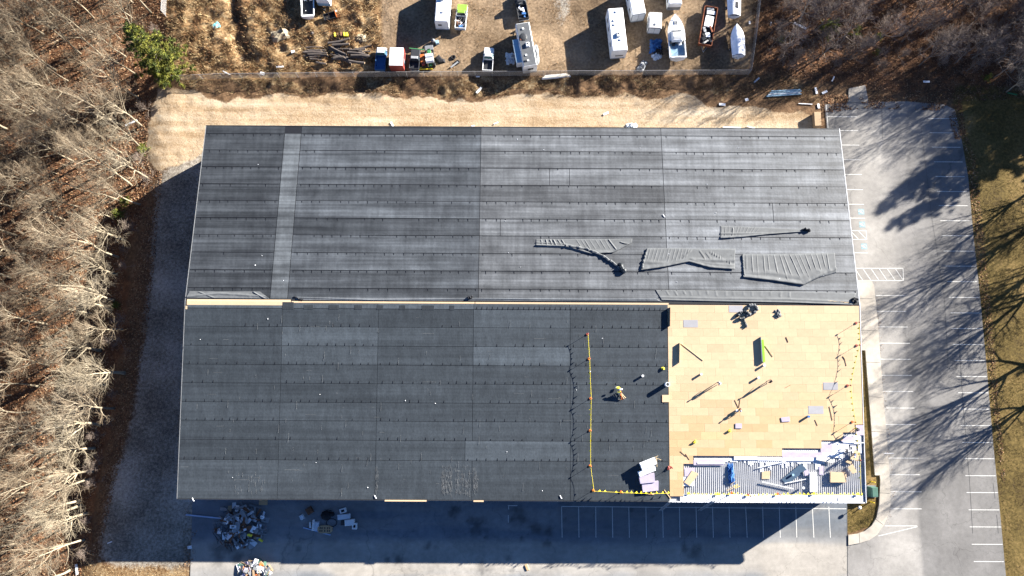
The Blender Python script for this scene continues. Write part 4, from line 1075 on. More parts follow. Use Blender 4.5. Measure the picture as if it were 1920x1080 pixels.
def trailer(label, S, Nn, W, h, wall='white_paint', roof='white_paint', kind='travel_trailer', cat='camper trailer', vents=(), ac=None, endwin=None, band=None, nose=.0, tongue=-1, frameedge=False, group=None, stripe=None, awn=False):
    loc, a, L = frame(S, Nn, h)
    t = thing(kind, label, cat, loc, a, group)
    hw, hl = W / 2, L / 2
    ring = []
    prof = [(-hw, .42), (hw, .42), (hw, h - .16), (hw - .12, h), (-hw + .12, h), (-hw, h - .16)]
    ys = [(-hl, .0), (-hl, 0), (hl - nose, 0), (hl, nose)] if nose else [(-hl, 0), (hl, 0)]
    rings = []
    for y, n in ys: rings.append([(x, y, z - (n * .5 if z > h * .6 else 0)) for x, z in prof])
    k = MB(); k.loft(rings); k.build('body', wall, t, bevel=.04)
    k = MB(); k.box((0, -nose / 2, h + .012), (W - .30, L - .16 - nose, .04)); k.build('roof', roof, t, bevel=.015)
    for vx, vy in vents:
        k = MB(); k.box((vx * hw, vy * hl, h + .10), (.38, .38, .16), top=.85); k.build('roof_vent', 'white_paint', t, bevel=.02)
    if ac:
        k = MB(); k.box((ac[0] * hw, ac[1] * hl, h + .19), (.7, .95, .34), top=.82, topy=.8); o = k.build('air_conditioner', 'white_paint', t, bevel=.06)
        k = MB(); k.box((ac[0] * hw, ac[1] * hl + .1, h + .365), (.28, .28, .02)); k.build('grille', 'dark_paint', o)
    if endwin:
        k = MB(); k.box((endwin[0] * hw, -hl - .02, h * endwin[1]), (endwin[2], .05, endwin[3])); k.build('rear_window', 'glass', t)
    if frameedge:
        for x, z, w, hh in ((0, h - .12, W, .1), (0, .5, W, .1), (-hw + .05, h / 2 + .2, .1, h - .6), (hw - .05, h / 2 + .2, .1, h - .6)):
            k = MB(); k.box((x, -hl - .025, z), (w, .05, hh)); k.build('door_frame', 'dark_paint' if frameedge == 2 else 'grey_paint', t)
        k = MB(); k.box((0, -hl - .01, h / 2 + .2), (.03, .04, h - .6)); k.build('door_seam', 'dark_paint', t)
    if band:
        k = MB(); k.box((0, -hl - .015, h * .36), (W + .02, .03, h * .34)); k.build('rear_stripe', band, t)
    for s in (-1, 1):
        for f in (-.55, .2, .6):
            k = MB(); k.box((s * (hw + .012), f * hl, h * .64), (.03, .75, .5)); k.build('side_window', 'glass', t)
    k = MB(); k.box((hw + .015, -.2 * hl, h * .52), (.03, .65, 1.6)); k.build('side_door', 'grey_paint', t)
    k = MB(); yy = tongue * hl; k.tube([(-.5, yy, .45), (0, yy + tongue * 1.0, .45)], .05, 5); k.tube([(.5, yy, .45), (0, yy + tongue * 1.0, .45)], .05, 5); k.box((0, yy + tongue * .8, .6), (.3, .3, .3)); k.build('tow_hitch', 'dark_paint', t)
    k = MB(); k.box((0, -hl - .06 if tongue > 0 else hl + .06, .5), (W - .2, .1, .14)); k.build('bumper', 'silver', t)
    wheels(t, (-hw + .1, hw - .1), (-.42, .42) if L > 5 else (0,), .34, .22)
    return t, W, L, h
def boat(label, S, Nn, W, h, style, stern_up=True, tex='white_paint', flip=False, name='motor_boat'):
    loc, a, L = frame(S, Nn, h)
    if flip: a += pi
    t = thing(name, label, 'boat', loc, a)
    hw = W / 2
    def half(f):                                             # f 0 stern .. 1 bow
        return hw * (.90 + .10 * math.sin(min(f, .5) / .5 * pi / 2)) if f < .5 else hw * max(.02, (1 - ((f - .5) / .5) ** 2.2)) ** .8
    st = [0, .12, .25, .4, .5, .6, .7, .8, .88, .95, 1.0]
    z0 = .45
    def ringat(f):
        b = half(f); y = -L / 2 + L * f; sh = h + .25 * f * f
        kz = z0 + .55 * max(0, f - .55) ** 1.2
        return [(-b, y, sh), (-b * .86, y, z0 + (sh - z0) * .45 + .1 * f), (0, y, kz), (b * .86, y, z0 + (sh - z0) * .45 + .1 * f), (b, y, sh)]
    k = MB(); rings = [ringat(f) for f in st]
    k.loft(rings, closed=False); k.add(rings[0], [(0, 1, 2, 3, 4)])
    k.build('hull', tex, t, smooth=False)
    def deck(f0, f1, dz, m, nm, ins=.0, crown=.0):
        fs = [f0 + (f1 - f0) * i / 8 for i in range(9)]
        k = MB(); rr = []
        for f in fs:
            b = max(.015, half(f) - ins); y = -L / 2 + L * f; sh = h + .25 * f * f + dz
            rr.append([(-b, y, sh), (-b * .5, y, sh + crown * .75 * b / hw), (0, y, sh + crown * b / hw), (b * .5, y, sh + crown * .75 * b / hw), (b, y, sh)])
        k.loft(rr, closed=False); o = k.build(nm, m, t, smooth=True)
        return o
    # trailer below
    k = MB()
    for s in (-1, 1): k.tube([(s * .55, -L * .48, .42), (s * .55, L * .3, .42), (0, L * .56, .45)], .05, 4)
    k.build('trailer_frame', 'silver', t); wheels(t, (-hw * .8, hw * .8), (-.18 * L,), .3, .2)
    if style == 'cruiser':
        deck(.40, .999, .0, 'white_paint', 'foredeck', 0, .18)
        k = MB(); k.box((0, L * .30, h + .34), (.6, .55, .06)); o = k.build('hatch', 'grey_paint', t, bevel=.02)
        k = MB(); k.box((0, -L * .02, h + .42), (W * .66, L * .26, .55), top=.8, topy=.8); k.build('cabin', 'white_paint', t, bevel=.08)
        k = MB(); k.box((0, L * .085, h + .52), (W * .6, .35, .5), rx=.55, top=.85); k.build('windshield', 'glass', t)
        k = MB(); k.box((0, -L * .07, h + .71), (W * .42, L * .07, .04)); k.build('roof_hatch', 'silver', t)
        k = MB(); k.box((0, -L * .32, h - .48), (W - .5, L * .34, .06)); k.build('cockpit_floor', 'pale_blue', t)
        for s in (-1, 1):
            k = MB(); k.box((s * (hw - .14), -L * .30, h - .1), (.24, L * .38, .26)); k.build('side_deck', 'white_paint', t, bevel=.04)
            k = MB(); k.box((s * .55, -L * .17, h - .2), (.55, .55, .45)); k.build('seat', 'dark_paint' if s < 0 else 'white_paint', t, bevel=.06)
        k = MB(); k.box((0, -L * .475, h - .12), (W - .55, .3, .4)); k.build('transom_bench', 'white_paint', t, bevel=.05)
        for s in (-.35, 0, .35):
            k = MB(); k.tube([(s, -L * .40, h - .1), (s, -L * .49, h + .15)], .03, 4); k.build('rod_holder', 'silver', t)
        k = MB(); pts = []
        for f in (.5, .65, .8, .92, 1.0): pts.append((-half(f) + .08, -L / 2 + L * f - .05, h + .25 * f * f + .45))
        pts += [(-p[0], p[1], p[2]) for p in pts[::-1]]
        k.tube(pts, .025, 4); k.build('bow_rail', 'silver', t)
    if style == 'open':
        deck(.62, .999, .0, 'white_paint', 'foredeck', 0, .12)
        k = MB(); k.box((0, -L * .16, h - .5), (W - .5, L * .58, .05)); k.build('cockpit_floor', 'dark_paint', t)
        for s in (-1, 1):
            k = MB(); k.box((s * (hw - .16), -L * .18, h - .05), (.2, L * .60, .16)); k.build('side_deck', 'white_paint', t, bevel=.03)
            k = MB(); k.box((s * .5, -L * .02, h - .2), (.5, .5, .5)); k.build('seat', 'white_paint', t, bevel=.06)
        k = MB(); k.box((0, -L * .475, h - .1), (W - .35, .38, .26)); k.build('transom', 'white_paint', t, bevel=.05)
        k = MB(); k.box((0, L * .12, h + .22), (W * .7, .3, .45), rx=.6, top=.85); k.build('windshield', 'glass', t)
        k = MB(); k.tube([(-.4, -L * .3, h - .4), (-.35, -L * .36, h + .1)], .05, 5); k.build('pole', 'white_paint', t)
    if style == 'shrink':
        deck(.0, .999, .02, 'white_foam', 'shrink_wrap', 0, .85)
        k = MB(); k.box((0, -L * .49, h - .1), (W * .62, .12, .7)); k.build('wrapped_transom', 'white_foam', t)
        k = MB(); k.ell((0, -L * .02, h + .88), (.1, .1, .05), 6, 4); k.build('vent_cap', 'dark_paint', t)
        k = MB(); k.box((0, -L * .53, h - .3), (.4, .4, .8), top=.8); k.build('outboard_motor', 'white_paint', t, bevel=.06)
    if style == 'covered':
        deck(.0, .999, .02, 'white_foam', 'tarpaulin_cover', 0, .6)
        k = MB(); k.box((.32, L * .02 - L * .25, h + .40), (.8, 1.6, .5), top=.7); k.build('dark_cover_panel', 'dark_paint', t, bevel=.05)
    return t
boat('white open boat with a dark littered cockpit at the top left of the yard', (580, 37), (576, -40), 2.5, 1.5, 'open')
trailer('white box trailer cut by the top edge right of the white open boat', (609, 11), (608, -45), 2.3, 2.4, kind='box_trailer', cat='trailer', band='pale_blue', tongue=-1)
def cart():
    x, y = P(620, 33)
    t = thing('utility_cart', 'small black flatbed cart with an orange end panel near the white open boat', 'cart', (x, y, gz(x, y)), -1.25)
    k = MB(); k.box((0, 0, .5), (1.2, 2.2, .12)); k.build('bed', 'black_rubber', t)
    for c, d, nm, m in [((-.6, 0, .72), (.06, 2.2, .4), 'side_board', 'dark_paint'), ((.6, 0, .72), (.06, 2.2, .4), 'side_board', 'dark_paint'), ((0, 1.12, .75), (1.25, .1, .5), 'end_panel', 'orange_paint'), ((0, -1.1, .72), (1.2, .06, .4), 'end_panel', 'dark_paint')]:
        k = MB(); k.box(c, d); k.build(nm, m, t)
    k = MB(); k.box((-.7, 1.3, .5), (.35, .3, .3)); k.build('jack', 'white_paint', t)
    wheels(t, (-.66, .66), (0,), .28, .2)
cart()
trailer('long white camper trailer with a small square rear window beside the lime pickup', (830, 55), (833, -38), 2.45, 3.15, endwin=(-.28, .60, .62, .45), vents=((.1, -.55),), ac=(-.1, .1), tongue=1)
t, L = pickup('lime green pickup truck with white rails and a bed heaped with junk', (863, 56), (867, 6), 1.95, 'white_paint', 1.7, (.0, .20), hood='lime_paint', roof='lime_paint')
t2, L2 = pickup('black pickup truck carrying blue and white things at the top of the yard', (982, 38), (973, -16), 1.95, 'dark_paint', 1.75, (.02, .22))
def junk_in(t, L, W, pal, n, y0, y1, z=.78, seed=1, name='junk'):
    rnd = random.Random(seed)
    for i in range(n):
        m, nm, lab = pal[i % len(pal)]
        lx, ly = rnd.uniform(-W / 2 + .25, W / 2 - .25), L * rnd.uniform(y0, y1)
        a = t.rotation_euler[2]
        x = t.location[0] + lx * math.cos(a) - ly * math.sin(a); y = t.location[1] + lx * math.sin(a) + ly * math.cos(a)
        k = MB(); w, l, h = rnd.uniform(.15, .4), rnd.uniform(.4, 1.0), rnd.uniform(.06, .22); k.box((0, 0, 0), (w, l, h), rx=rnd.uniform(-.3, .3), ry=rnd.uniform(-.3, .3), top=rnd.uniform(.7, 1))
        o = k.build(nm, m, None, (x, y, t.location[2] + z + rnd.uniform(0, .25)), rnd.uniform(0, pi), bevel=.02)
        tag(o, lab, 'junk', lab)
junk_in(t, L, 1.9, [('silver', 'scrap_piece', 'grey metal scrap heaped in the bed of the lime pickup'), ('brown_wood', 'scrap_plank', 'brown wood scrap heaped in the bed of the lime pickup'), ('dark_paint', 'scrap_piece', 'dark scrap heaped in the bed of the lime pickup'), ('cloth_white', 'scrap_rag', 'white rags heaped in the bed of the lime pickup')], 18, -.36, -.04, seed=4)
junk_in(t, L, 1.6, [('tarp_blue', 'blue_sheet', 'blue sheet at the tailgate of the lime pickup')], 3, -.46, -.38, seed=5)
junk_in(t2, L2, 1.8, [('tarp_blue', 'blue_bundle', 'blue bundle in the bed of the black pickup'), ('white_foam', 'white_bundle', 'white bundle in the bed of the black pickup'), ('dark_paint', 'dark_bundle', 'dark bundle in the bed of the black pickup')], 8, -.42, -.05, seed=6)
# grey roofed motorhome with slide-out
t, W, L, h = trailer('grey-roofed camper with a big white roof unit and a slide-out on its left side', (993.5, 136), (979.5, 43), 2.5, 3.05, wall='white_paint', roof='rv_grey', vents=((-.1, .72),), ac=(.15, -.05), tongue=1)
k = MB(); k.box((-W / 2 - .48, -.10 * L, 1.75), (.95, 4.4, 1.7)); sl_ = k.build('slide_out', 'white_paint', t, bevel=.03)
k = MB(); k.box((-W / 2 - .48, -.10 * L, 2.63), (.98, 4.45, .06)); k.build('slide_roof', 'pale_blue', sl_)
k = MB(); k.ell((-.30, .17 * L, h - .02), (.75, .8, .22), 10, 5, z0=0); k.build('patched_hole', 'dark_paint', t)
k = MB(); k.box((-.7, .13 * L, h + .06), (.5, .3, .08), rz=.4); k.build('roof_flap', 'rust', t)
for vx, vy in ((-.55, -.76), (-.2, -.76), (-.35, -.5)):
    k = MB(); k.box((vx * W / 2 * .9, vy * L / 2, h + .08), (.32, .3, .14)); k.build('roof_fitting', 'dark_paint' if vx < -.5 else 'white_paint', t)
k = MB(); k.box((.1, -L / 2 - .02, 1.75), (1.0, .04, .6)); k.build('rear_window', 'glass', t)
pickup('white pickup truck with a black bed parked against the yard fence', (914, 135), (917, 88), 1.85, 'white_paint', 1.7, (-.02, .20), glass='teal_glass')
pickup('white-cabbed pickup with a ribbed blue bed at the end of the log pile', (713, 133), (715, 87), 1.85, 'blue_paint', 1.75, (.12, .36), roof='white_paint', hood='white_paint', bedcol='blue_paint', glass='teal_glass')
t, W, L, h = trailer('red box truck body with a white roof parked by the yard fence', (746, 134), (744, 89), 2.5, 2.6, wall='red_paint', roof='white_paint', kind='box_trailer', cat='box trailer', tongue=-1)
k = MB(); k.box((0, 0, h + .05), (W - .12, L - .1, .04)); k.build('roof_sheet', 'white_foam', t)
pickup('dark grey pickup with a pale cab roof between the red box and the small machine', (777, 132), (779, 91), 1.8, 'dark_paint', 1.65, (-.12, .10), roof='silver')
# compact loader with orange engine, white tanks and green frame
def machine():
    x, y = P(806, 114)
    t = thing('tractor', 'small green tractor with white tanks and an orange engine among junk by the fence', 'tractor', (x, y, gz(x, y)), .15)
    for nm, c, d, m, b in [('chassis', (0, 0, .55), (.7, 2.6, .3), 'green_paint', .05), ('engine', (-1.25, .2, .7), (.8, 1.5, .7), 'orange_paint', .08), ('seat', (-1.2, -.75, .65), (.6, .5, .5), 'red_paint', .08), ('hood', (.1, 1.3, .8), (.7, 1.2, .5), 'green_paint', .1), ('cross_arm', (-1.9, 2.1, .9), (3.0, .16, .16), 'green_paint', .02), ('rear_box', (.2, 2.0, .8), (1.5, .9, .5), 'grey_paint', .05)]:
        k = MB(); k.box(c, d, rz=-.25 if nm == 'cross_arm' else 0); k.build(nm, m, t, bevel=b)
    for yy in (.35, -.55):
        k = MB(); k.tube([(-.65, yy, 1.15), (.75, yy, 1.15)], .42, 12); k.build('tank', 'white_paint', t)
    wheels(t, (-.6, .75), (-1.1, 1.15), .45, .3)
    x, y = P(796, 131); o = MB(); o.box((0, 0, .35), (3.0, .16, .14)); o.box((-.9, .2, .33), (.9, .14, .12), rz=.3)
    tag(o.build('plough_blade', 'yellow_paint', None, (x, y, gz(x, y)), .05), 'long yellow blade lying in front of the tractor by the fence', 'blade')
    x, y = P(823, 112); o = MB(); o.box((0, 0, .3), (1.3, 1.6, .6), top=.5, rz=.4); o.box((.4, -.5, .2), (1.3, .9, .4), top=.5)
    tag(o.build('tarpaulin', 'black_rubber', None, (x, y, gz(x, y)), .3, bevel=.08), 'black tarpaulin slumped beside the green tractor', 'tarpaulin')
    x, y = P(813, 79); o = MB(); o.ell((0, 0, .4), (.42, .42, .55), 8, 6); tag(o.build('drum', 'grey_paint', None, (x, y, gz(x, y))), 'round grey drum behind the tractor', 'drum')
    x, y = P(820, 81); o = MB(); o.box((0, 0, .3), (.6, .6, .6)); tag(o.build('crate', 'pale_blue', None, (x, y, gz(x, y)), .3, bevel=.03), 'pale blue crate beside the grey drum behind the tractor', 'crate')
machine()
for px, py, r_, lab in [(850, 108, .34, 'upper loose black tyre beside the grey pipe by the fence'), (858, 117, .3, 'lower loose black tyre at the end of the grey pipe')]:
    x, y = P(px, py); k = MB(); n = 14; rings = []
    for i in range(n):
        q = 2 * pi * i / n; rings.append([((r_ + .12 * math.cos(b)) * math.cos(q), (r_ + .12 * math.cos(b)) * math.sin(q), .12 + .12 * math.sin(b)) for b in [2 * pi * j / 6 for j in range(6)]])
    rings.append(rings[0]); k.loft(rings, cap=False); tag(k.build('tyre', 'black_rubber', None, (x, y, gz(x, y)), smooth=True), lab, 'tyre')
p, q = PG(845, 127, .15), PG(859, 117, .2); k = MB(); k.tube([p, q], .16, 8); tag(k.build('pipe', 'silver', None), 'thick grey pipe leaning on a tyre by the yard fence', 'pipe')
trailer('longest white motorhome with blue-shaded roof unit in the middle of the yard', (1158, 109), (1153.5, 15), 2.75, 3.3, kind='motorhome', cat='motorhome', vents=((.05, .82), (-.35, .42), (-.35, .22), (.2, -.5)), ac=(.0, -.28), tongue=1, endwin=(.1, .42, 1.4, .22))
trailer('white cargo trailer with a framed rear door right of the longest motorhome', (1194, 40), (1186, -35), 2.5, 2.9, kind='cargo_trailer', cat='trailer', frameedge=1, tongue=1)
trailer('short white cargo trailer with a dark framed rear door left of the cabin cruiser', (1224.5, 63), (1229.5, 23), 2.3, 2.4, kind='cargo_trailer', cat='trailer', wall='white_paint', roof='cream_paint', frameedge=2, tongue=1, vents=((.05, -.5),))
trailer('white trailer with a shaded grey rear cut by the top edge above the cabin cruiser', (1262, 18), (1264, -40), 2.4, 2.4, kind='cargo_trailer', cat='trailer', band='grey_paint', tongue=1)
boat('white cabin cruiser with an open blue-floored cockpit, bow pointing to the top', (1268, 116), (1265, 28), 3.1, 1.9, 'cruiser')
boat('white boat under a domed cover with a dark panel at the yard top right', (1373, 36), (1375, -36), 2.5, 1.6, 'covered')
boat('boat sealed in white shrink wrap with a pointed bow beside the right yard fence', (1381, 111), (1381, 46), 2.5, 1.7, 'shrink')
# rusty open trailer loaded with white junk
loc, a, L = frame((1320, 88), (1334, 13), 1.2)
t = thing('dump_trailer', 'rust-red open steel trailer filled with white scrap between the two boats', 'trailer', loc, a)
W = 2.3
k = MB(); k.box((0, 0, .62), (W, L, .12)); k.build('floor', 'dark_paint', t)
for c, d in [((-W / 2, 0, .98), (.12, L, .7)), ((W / 2, 0, .98), (.12, L, .7)), ((0, L / 2, .98), (W, .12, .7)), ((0, -L / 2, .98), (W, .12, .7))]:
    k = MB(); k.box(c, d); k.build('side_panel', 'rust', t)
for f in (-.35, -.12, .12, .35):
    k = MB(); k.box((-W / 2 - .08, f * L, .95), (.08, .12, .7)); k.box((W / 2 + .08, f * L, .95), (.08, .12, .7)); k.build('side_post', 'rust', t)
k = MB(); k.tube([(-.5, -L / 2, .5), (0, -L / 2 - 1.1, .5)], .05, 5); k.tube([(.5, -L / 2, .5), (0, -L / 2 - 1.1, .5)], .05, 5); k.build('tow_hitch', 'silver', t)
wheels(t, (-W / 2 + .1, W / 2 - .1), (-.5, .5), .36, .22)
for i, (fx, fy, w, l, m, lab) in enumerate([(.0, .12, 1.5, 2.2, 'white_paint', 'large white refrigerator lying in the middle of the rusty trailer'), (.1, .36, 1.6, .7, 'white_paint', 'white panel across the upper part of the rusty trailer load'), (-.1, .44, 1.3, .5, 'silver', 'grey metal sheet at the top end of the rusty trailer load'), (.15, -.24, .8, .9, 'white_foam', 'slatted white rack near the lower end of the rusty trailer load'), (-.5, -.12, .5, 1.0, 'silver', 'grey pipe piece in the lower left of the rusty trailer load'), (.5, -.08, .3, 1.3, 'rust', 'rusty bar on the right of the rusty trailer load'), (-.4, -.36, .7, .7, 'dark_paint', 'dark box at the bottom left of the rusty trailer load'), (.6, -.38, .5, .8, 'dark_paint', 'dark crate at the bottom right of the rusty trailer load'), (.0, -.44, 1.0, .3, 'cream_paint', 'cream strip at the lower end of the rusty trailer load')]):
    lx, ly = fx * W / 2, fy * L
    x = loc[0] + lx * math.cos(a) - ly * math.sin(a); y = loc[1] + lx * math.sin(a) + ly * math.cos(a)
    k = MB(); k.box((0, 0, 0), (w, l, .35 if i == 0 else .12), rx=.05 * (i % 3 - 1), ry=.06 * (i % 2))
    tag(k.build('refrigerator' if i == 0 else 'scrap_piece', m, None, (x, y, loc[2] + 1.05 + .06 * i), a + (.1 * i if i else -.05), bevel=.03), lab, 'refrigerator' if i == 0 else 'scrap')
# crumpled sheets
def crumple(name, label, cat, px, py, w, l, h, m, seed, rz=0.0, n=9, z=None):
    rnd = random.Random(seed); k = MB(); g = []
    for j in range(n + 1):
        for i in range(n + 1):
            u, v = i / n - .5, j / n - .5
            e = max(0, 1 - (2 * max(abs(u), abs(v))) ** 2)
            g.append((u * w * (1 + rnd.uniform(-.18, .18)), v * l * (1 + rnd.uniform(-.18, .18)), .03 + h * e * rnd.random()))
    fs = []
    for j in range(n):
        for i in range(n):
            q = j * (n + 1) + i; fs += [(q, q + 1, q + n + 2), (q, q + n + 2, q + n + 1)]
    k.add(g, fs)
    x, y = P(px, py) if z is None else RP(px, py)[:2]
    o = k.build(name, m, None, (x, y, gz(x, y) if z is None else roofz(x, y) + z), rz)
    s = o.modifiers.new('thickness', 'SOLIDIFY'); s.thickness = .02
    return tag(o, label, cat)
crumple('tarpaulin', 'crumpled white tarpaulin beside the slide-out of the grey-roofed camper', 'tarpaulin', 957, 110, 1.7, 2.2, .7, 'tarp_white', 1)
crumple('tarpaulin', 'blue and dark tarpaulin heap in the shade left of the cabin cruiser', 'tarpaulin', 1229, 86, 2.2, 2.6, .8, 'tarp_blue', 2)
crumple('tarpaulin', 'black tarpaulin tangled with the blue one left of the cabin cruiser', 'tarpaulin', 1234, 95, 1.6, 1.6, .7, 'black_rubber', 3)
crumple('tarpaulin', 'white torn sheet at the lower end of the blue tarpaulin heap', 'tarpaulin', 1231, 106, 1.7, 1.3, .4, 'tarp_white', 4, .4)
crumple('tarpaulin', 'silver folded tarpaulin hanging over the yard fence', 'tarpaulin', 1204, 124, 1.2, 2.2, .9, 'silver', 5, -.5)
crumple('blue_sheet', 'small aqua plastic sheet lying in the dry brush at the upper left', 'sheet', 406, 49, 1.3, 1.2, .25, 'aqua', 6, .6)
crumple('brush_heap', 'pale heap of dead branches right above the log pile', 'brush heap', 676, 72, 2.0, 1.4, .6, 'bark', 7)
crumple('scrap_heap', 'white and grey scrap scattered along the right side of the grey-roofed camper', 'scrap', 1006, 103, .8, 3.6, .4, 'silver', 8, .1)
crumple('blue_tarpaulin', 'pale blue tarpaulin bunched at the foot of the warehouse rear wall', 'tarpaulin', 1184, 239, 1.9, 1.6, .6, 'tarp_white', 9)
crumple('boulder', 'large grey-brown boulder in the dry grass below the white open boat', 'boulder', 526, 68, 3.0, 2.2, 1.5, 'bark', 10, .3, 5)
# logs: stacked bundle of grey-brown trunks
def log(px0, py0, px1, py1, r, z, lab, grp):
    p, q = Vector((*P(px0, py0), 0)), Vector((*P(px1, py1), 0)); c = (p + q) / 2; d = q - p; L = d.length
    k = MB(); m = Vector((random.gauss(0, .06), random.gauss(0, .1), random.gauss(0, .04)))
    k.tube([(-L / 2, 0, 0), (0, m.y, m.z), (L / 2, 0, 0)], [r, r * .93, r * .85], 8)
    o = MB(); o.tube([(L / 2 + .005, 0, 0), (L / 2 + .015, 0, 0)], r * .8, 8); o.tube([(-L / 2 - .005, 0, 0), (-L / 2 - .015, 0, 0)], r * .93, 8)
    t = k.build('log', 'bark_wood', None, (c.x, c.y, gz(c.x, c.y) + z), math.atan2(d.y, d.x), smooth=False)
    o.build('cut_end', 'wood_end', t)
    tag(t, lab, 'log', grp)
    return t
random.seed(23)
for (x0, x1, y0, y1, n, sl_, r0, nm) in [(620, 658, 84, 114, 16, .28, .24, 'grey log in the middle bundle of the log pile'), (657, 694, 92, 118, 12, .12, .22, 'grey log in the right bundle of the log pile'), (574, 614, 90, 112, 14, .05, .17, 'thin grey log in the left bundle of the log pile')]:
    for i in range(n):
        yy = y0 + (y1 - y0) * i / n + random.uniform(-4, 4); s = sl_ * random.uniform(-.4, 2.2) * (-1 if random.random() < .22 else 1)
        a, b = x0 + random.uniform(-5, 10), x1 + random.uniform(-14, 4)
        log(a, yy, b, yy + (b - a) * s, r0 * random.uniform(.7, 1.2), r0 * .8 + .3 * (i % 3) * r0 * 3.2, nm, 'logs: ' + nm.split('in the ')[1])
log(622, 92, 652, 106, .2, 1.0, 'pale debarked log slanting across the top of the log pile', 'pale top log'); log(594, 119, 613, 122, .22, .2, 'short log lying alone below the log pile', 'lone log'); log(586, 64, 588, 67, .3, .2, 'short stump left of the log pile in the grass', 'stump')
for px in (629, 641, 647, 652):
    x, y = P(px, 70.5); k = MB(); k.tube([(0, 0, .2), (0, .7, .25)], .22, 7); tag(k.build('firewood_round', 'hi_vis' if px != 641 else 'brown_wood', None, (x, y, gz(x, y)), .2), 'sunlit yellowish cut round in the short row above the log pile' if px != 641 else 'dark brown round between the yellowish ones above the log pile', 'log', 'cut rounds above the log pile' if px != 641 else None)
# stacked white beams by the fence
for i in range(5):
    p = PG(1016 + 1.5 * i, 148 - 1.3 * i, .15 + .12 * (i % 2)); q = PG(1070 - 2 * i, 143.5 - 1.1 * i, .15 + .12 * (i % 2))
    k = MB(); L = math.dist(p[:2], q[:2]); k.box((0, 0, 0), (L, .24, .22))
    tag(k.build('beam', 'white_foam' if i % 2 == 0 else 'cream_paint', None, ((p[0] + q[0]) / 2, (p[1] + q[1]) / 2, p[2]), math.atan2(q[1] - p[1], q[0] - p[0])), 'long white beam stacked outside the fence below the grey-roofed camper', 'beam', 'stacked white beams')
for i in range(4):
    p = PG(1437 + 3 * i, 181 - 3.2 * i, .15); q = PG(1502 - 2 * (i % 2), 176.5 - 2.6 * i, .15)
    k = MB(); L = math.dist(p[:2], q[:2]); k.tube([(-L / 2, 0, 0), (L / 2, 0, 0)], .13, 8)
    tag(k.build('pipe', 'tarp_white' if i == 1 else 'pale_blue', None, ((p[0] + q[0]) / 2, (p[1] + q[1]) / 2, p[2]), math.atan2(q[1] - p[1], q[0] - p[0])), 'long pale blue pipe in the bundle behind the warehouse corner' if i != 1 else 'whitest pipe in the pale blue bundle behind the warehouse corner', 'pipe', 'blue pipe bundle' if i != 1 else None)
p = P(1529, 227); k = MB(); k.box((0, 0, .5), (1.15, 2.6, 1.0)); tag(k.build('plywood_box', 'plywood', None, (p[0], p[1], 0), bevel=.02), 'tall plywood box at the rear corner of the warehouse beside the lot', 'box')
# scattered pale strips (blown foam and flashing)
WS = [(240, 226, 24, 3.4, 27, 'white foam strip lying in the leaves of the left wood'), (1499, 50, 26, 4, -28, 'white board lying in the dark thicket right of the yard fence'), (898, 170, 14, 4, 50, 'short white board in the brush behind the warehouse middle'), (1136, 213, 11, 3.6, 26, 'white block on the sand strip behind the warehouse'), (1354, 196, 12, 4.5, -4, 'white block at the brush edge of the sand strip right of the middle'), (1400, 187, 6, 5, 20, 'small square white scrap near the top right sand edge'), (1530, 170, 13, 4, -80, 'upright white strip beside the lot corner post'), (1546, 173, 11, 4, 25, 'white strip tilted above the lot corner'), (1562, 148, 11, 2.4, 62, 'thin pale stick near the concrete pad'), (1736, 154, 12, 3.6, -2, 'white slab at the brush edge above the east stalls'), (1534.5, 199, 9, 3.8, -85, 'white bollard lying beside the lot corner line'), (1510, 195, 26, 1.3, -3, 'pale rod lying behind the warehouse corner'), (896, 143, 7, 2.5, 0, 'small white card on the ground just outside the fence'), (526, 127, 14, 3, 3, 'white tray in the brush left of the log pile'), (491, 137, 9, 6, -15, 'white square sheet on the fence line at left'), (425, 137, 16, 1.6, -28, 'thin white stick across the fence at left'), (550, 98, 7, 5, 20, 'white scrap in the grass left of the logs'), (735, 233, 10, 3.2, -60, 'white foam piece at the rear eave left of middle'), (887, 236, 6, 2, 5, 'little white scrap at the rear eave near middle'), (930, 231, 9, 2, 25, 'curled white scrap at the rear eave right of middle'), (1372, 239, 34, 1.8, -2, 'long white strip at the foot of the rear wall'), (1408, 239, 16, 1.6, -15, 'tilted white strip at the foot of the rear wall, the shorter one'), (1405, 43, 3, 6, 0, 'white post stub just inside the right yard fence'), (1446, 44, 2.2, 8, -10, 'small white stake outside the right yard fence'), (1419, 150, 14, 3, 42, 'grey-blue slat lying at the fence corner'), (1898, 176, 18, 2.6, -12, 'green and white pole lying on the shaded lawn'), (206, 1017, 8, 1.6, 22, 'pale twig of trim on the shaded gravel near the bottom left'), (356, 1026, 7, 5, 10, 'white lump at the left edge of the shaded pavement'), (138, 1070, 4, 18, 12, 'upright pale blue plank among the trees at the bottom left')]
for (a, b, l, w, ang, lab) in WS:
    x, y = P(a, b); s = 10.6; k = MB(); k.box((0, 0, .06), (l / s, w / s, .10))
    tag(k.build('pole' if 'pole' in lab else 'plank' if 'plank' in lab else 'strip', 'green_paint' if 'green' in lab else 'tarp_white' if 'blue' in lab else 'white_foam', None, (x, y, gz(x, y) + .06), math.radians(ang), bevel=.01), lab, 'pole' if 'pole' in lab else 'scrap')
# ------------------------------------------------------------------ on the roof
ZT = TOPL + .03
def RT(px, py, dz=0.0):
    x, y, z = RP(px, py); return (x, y, z + ZT + dz)
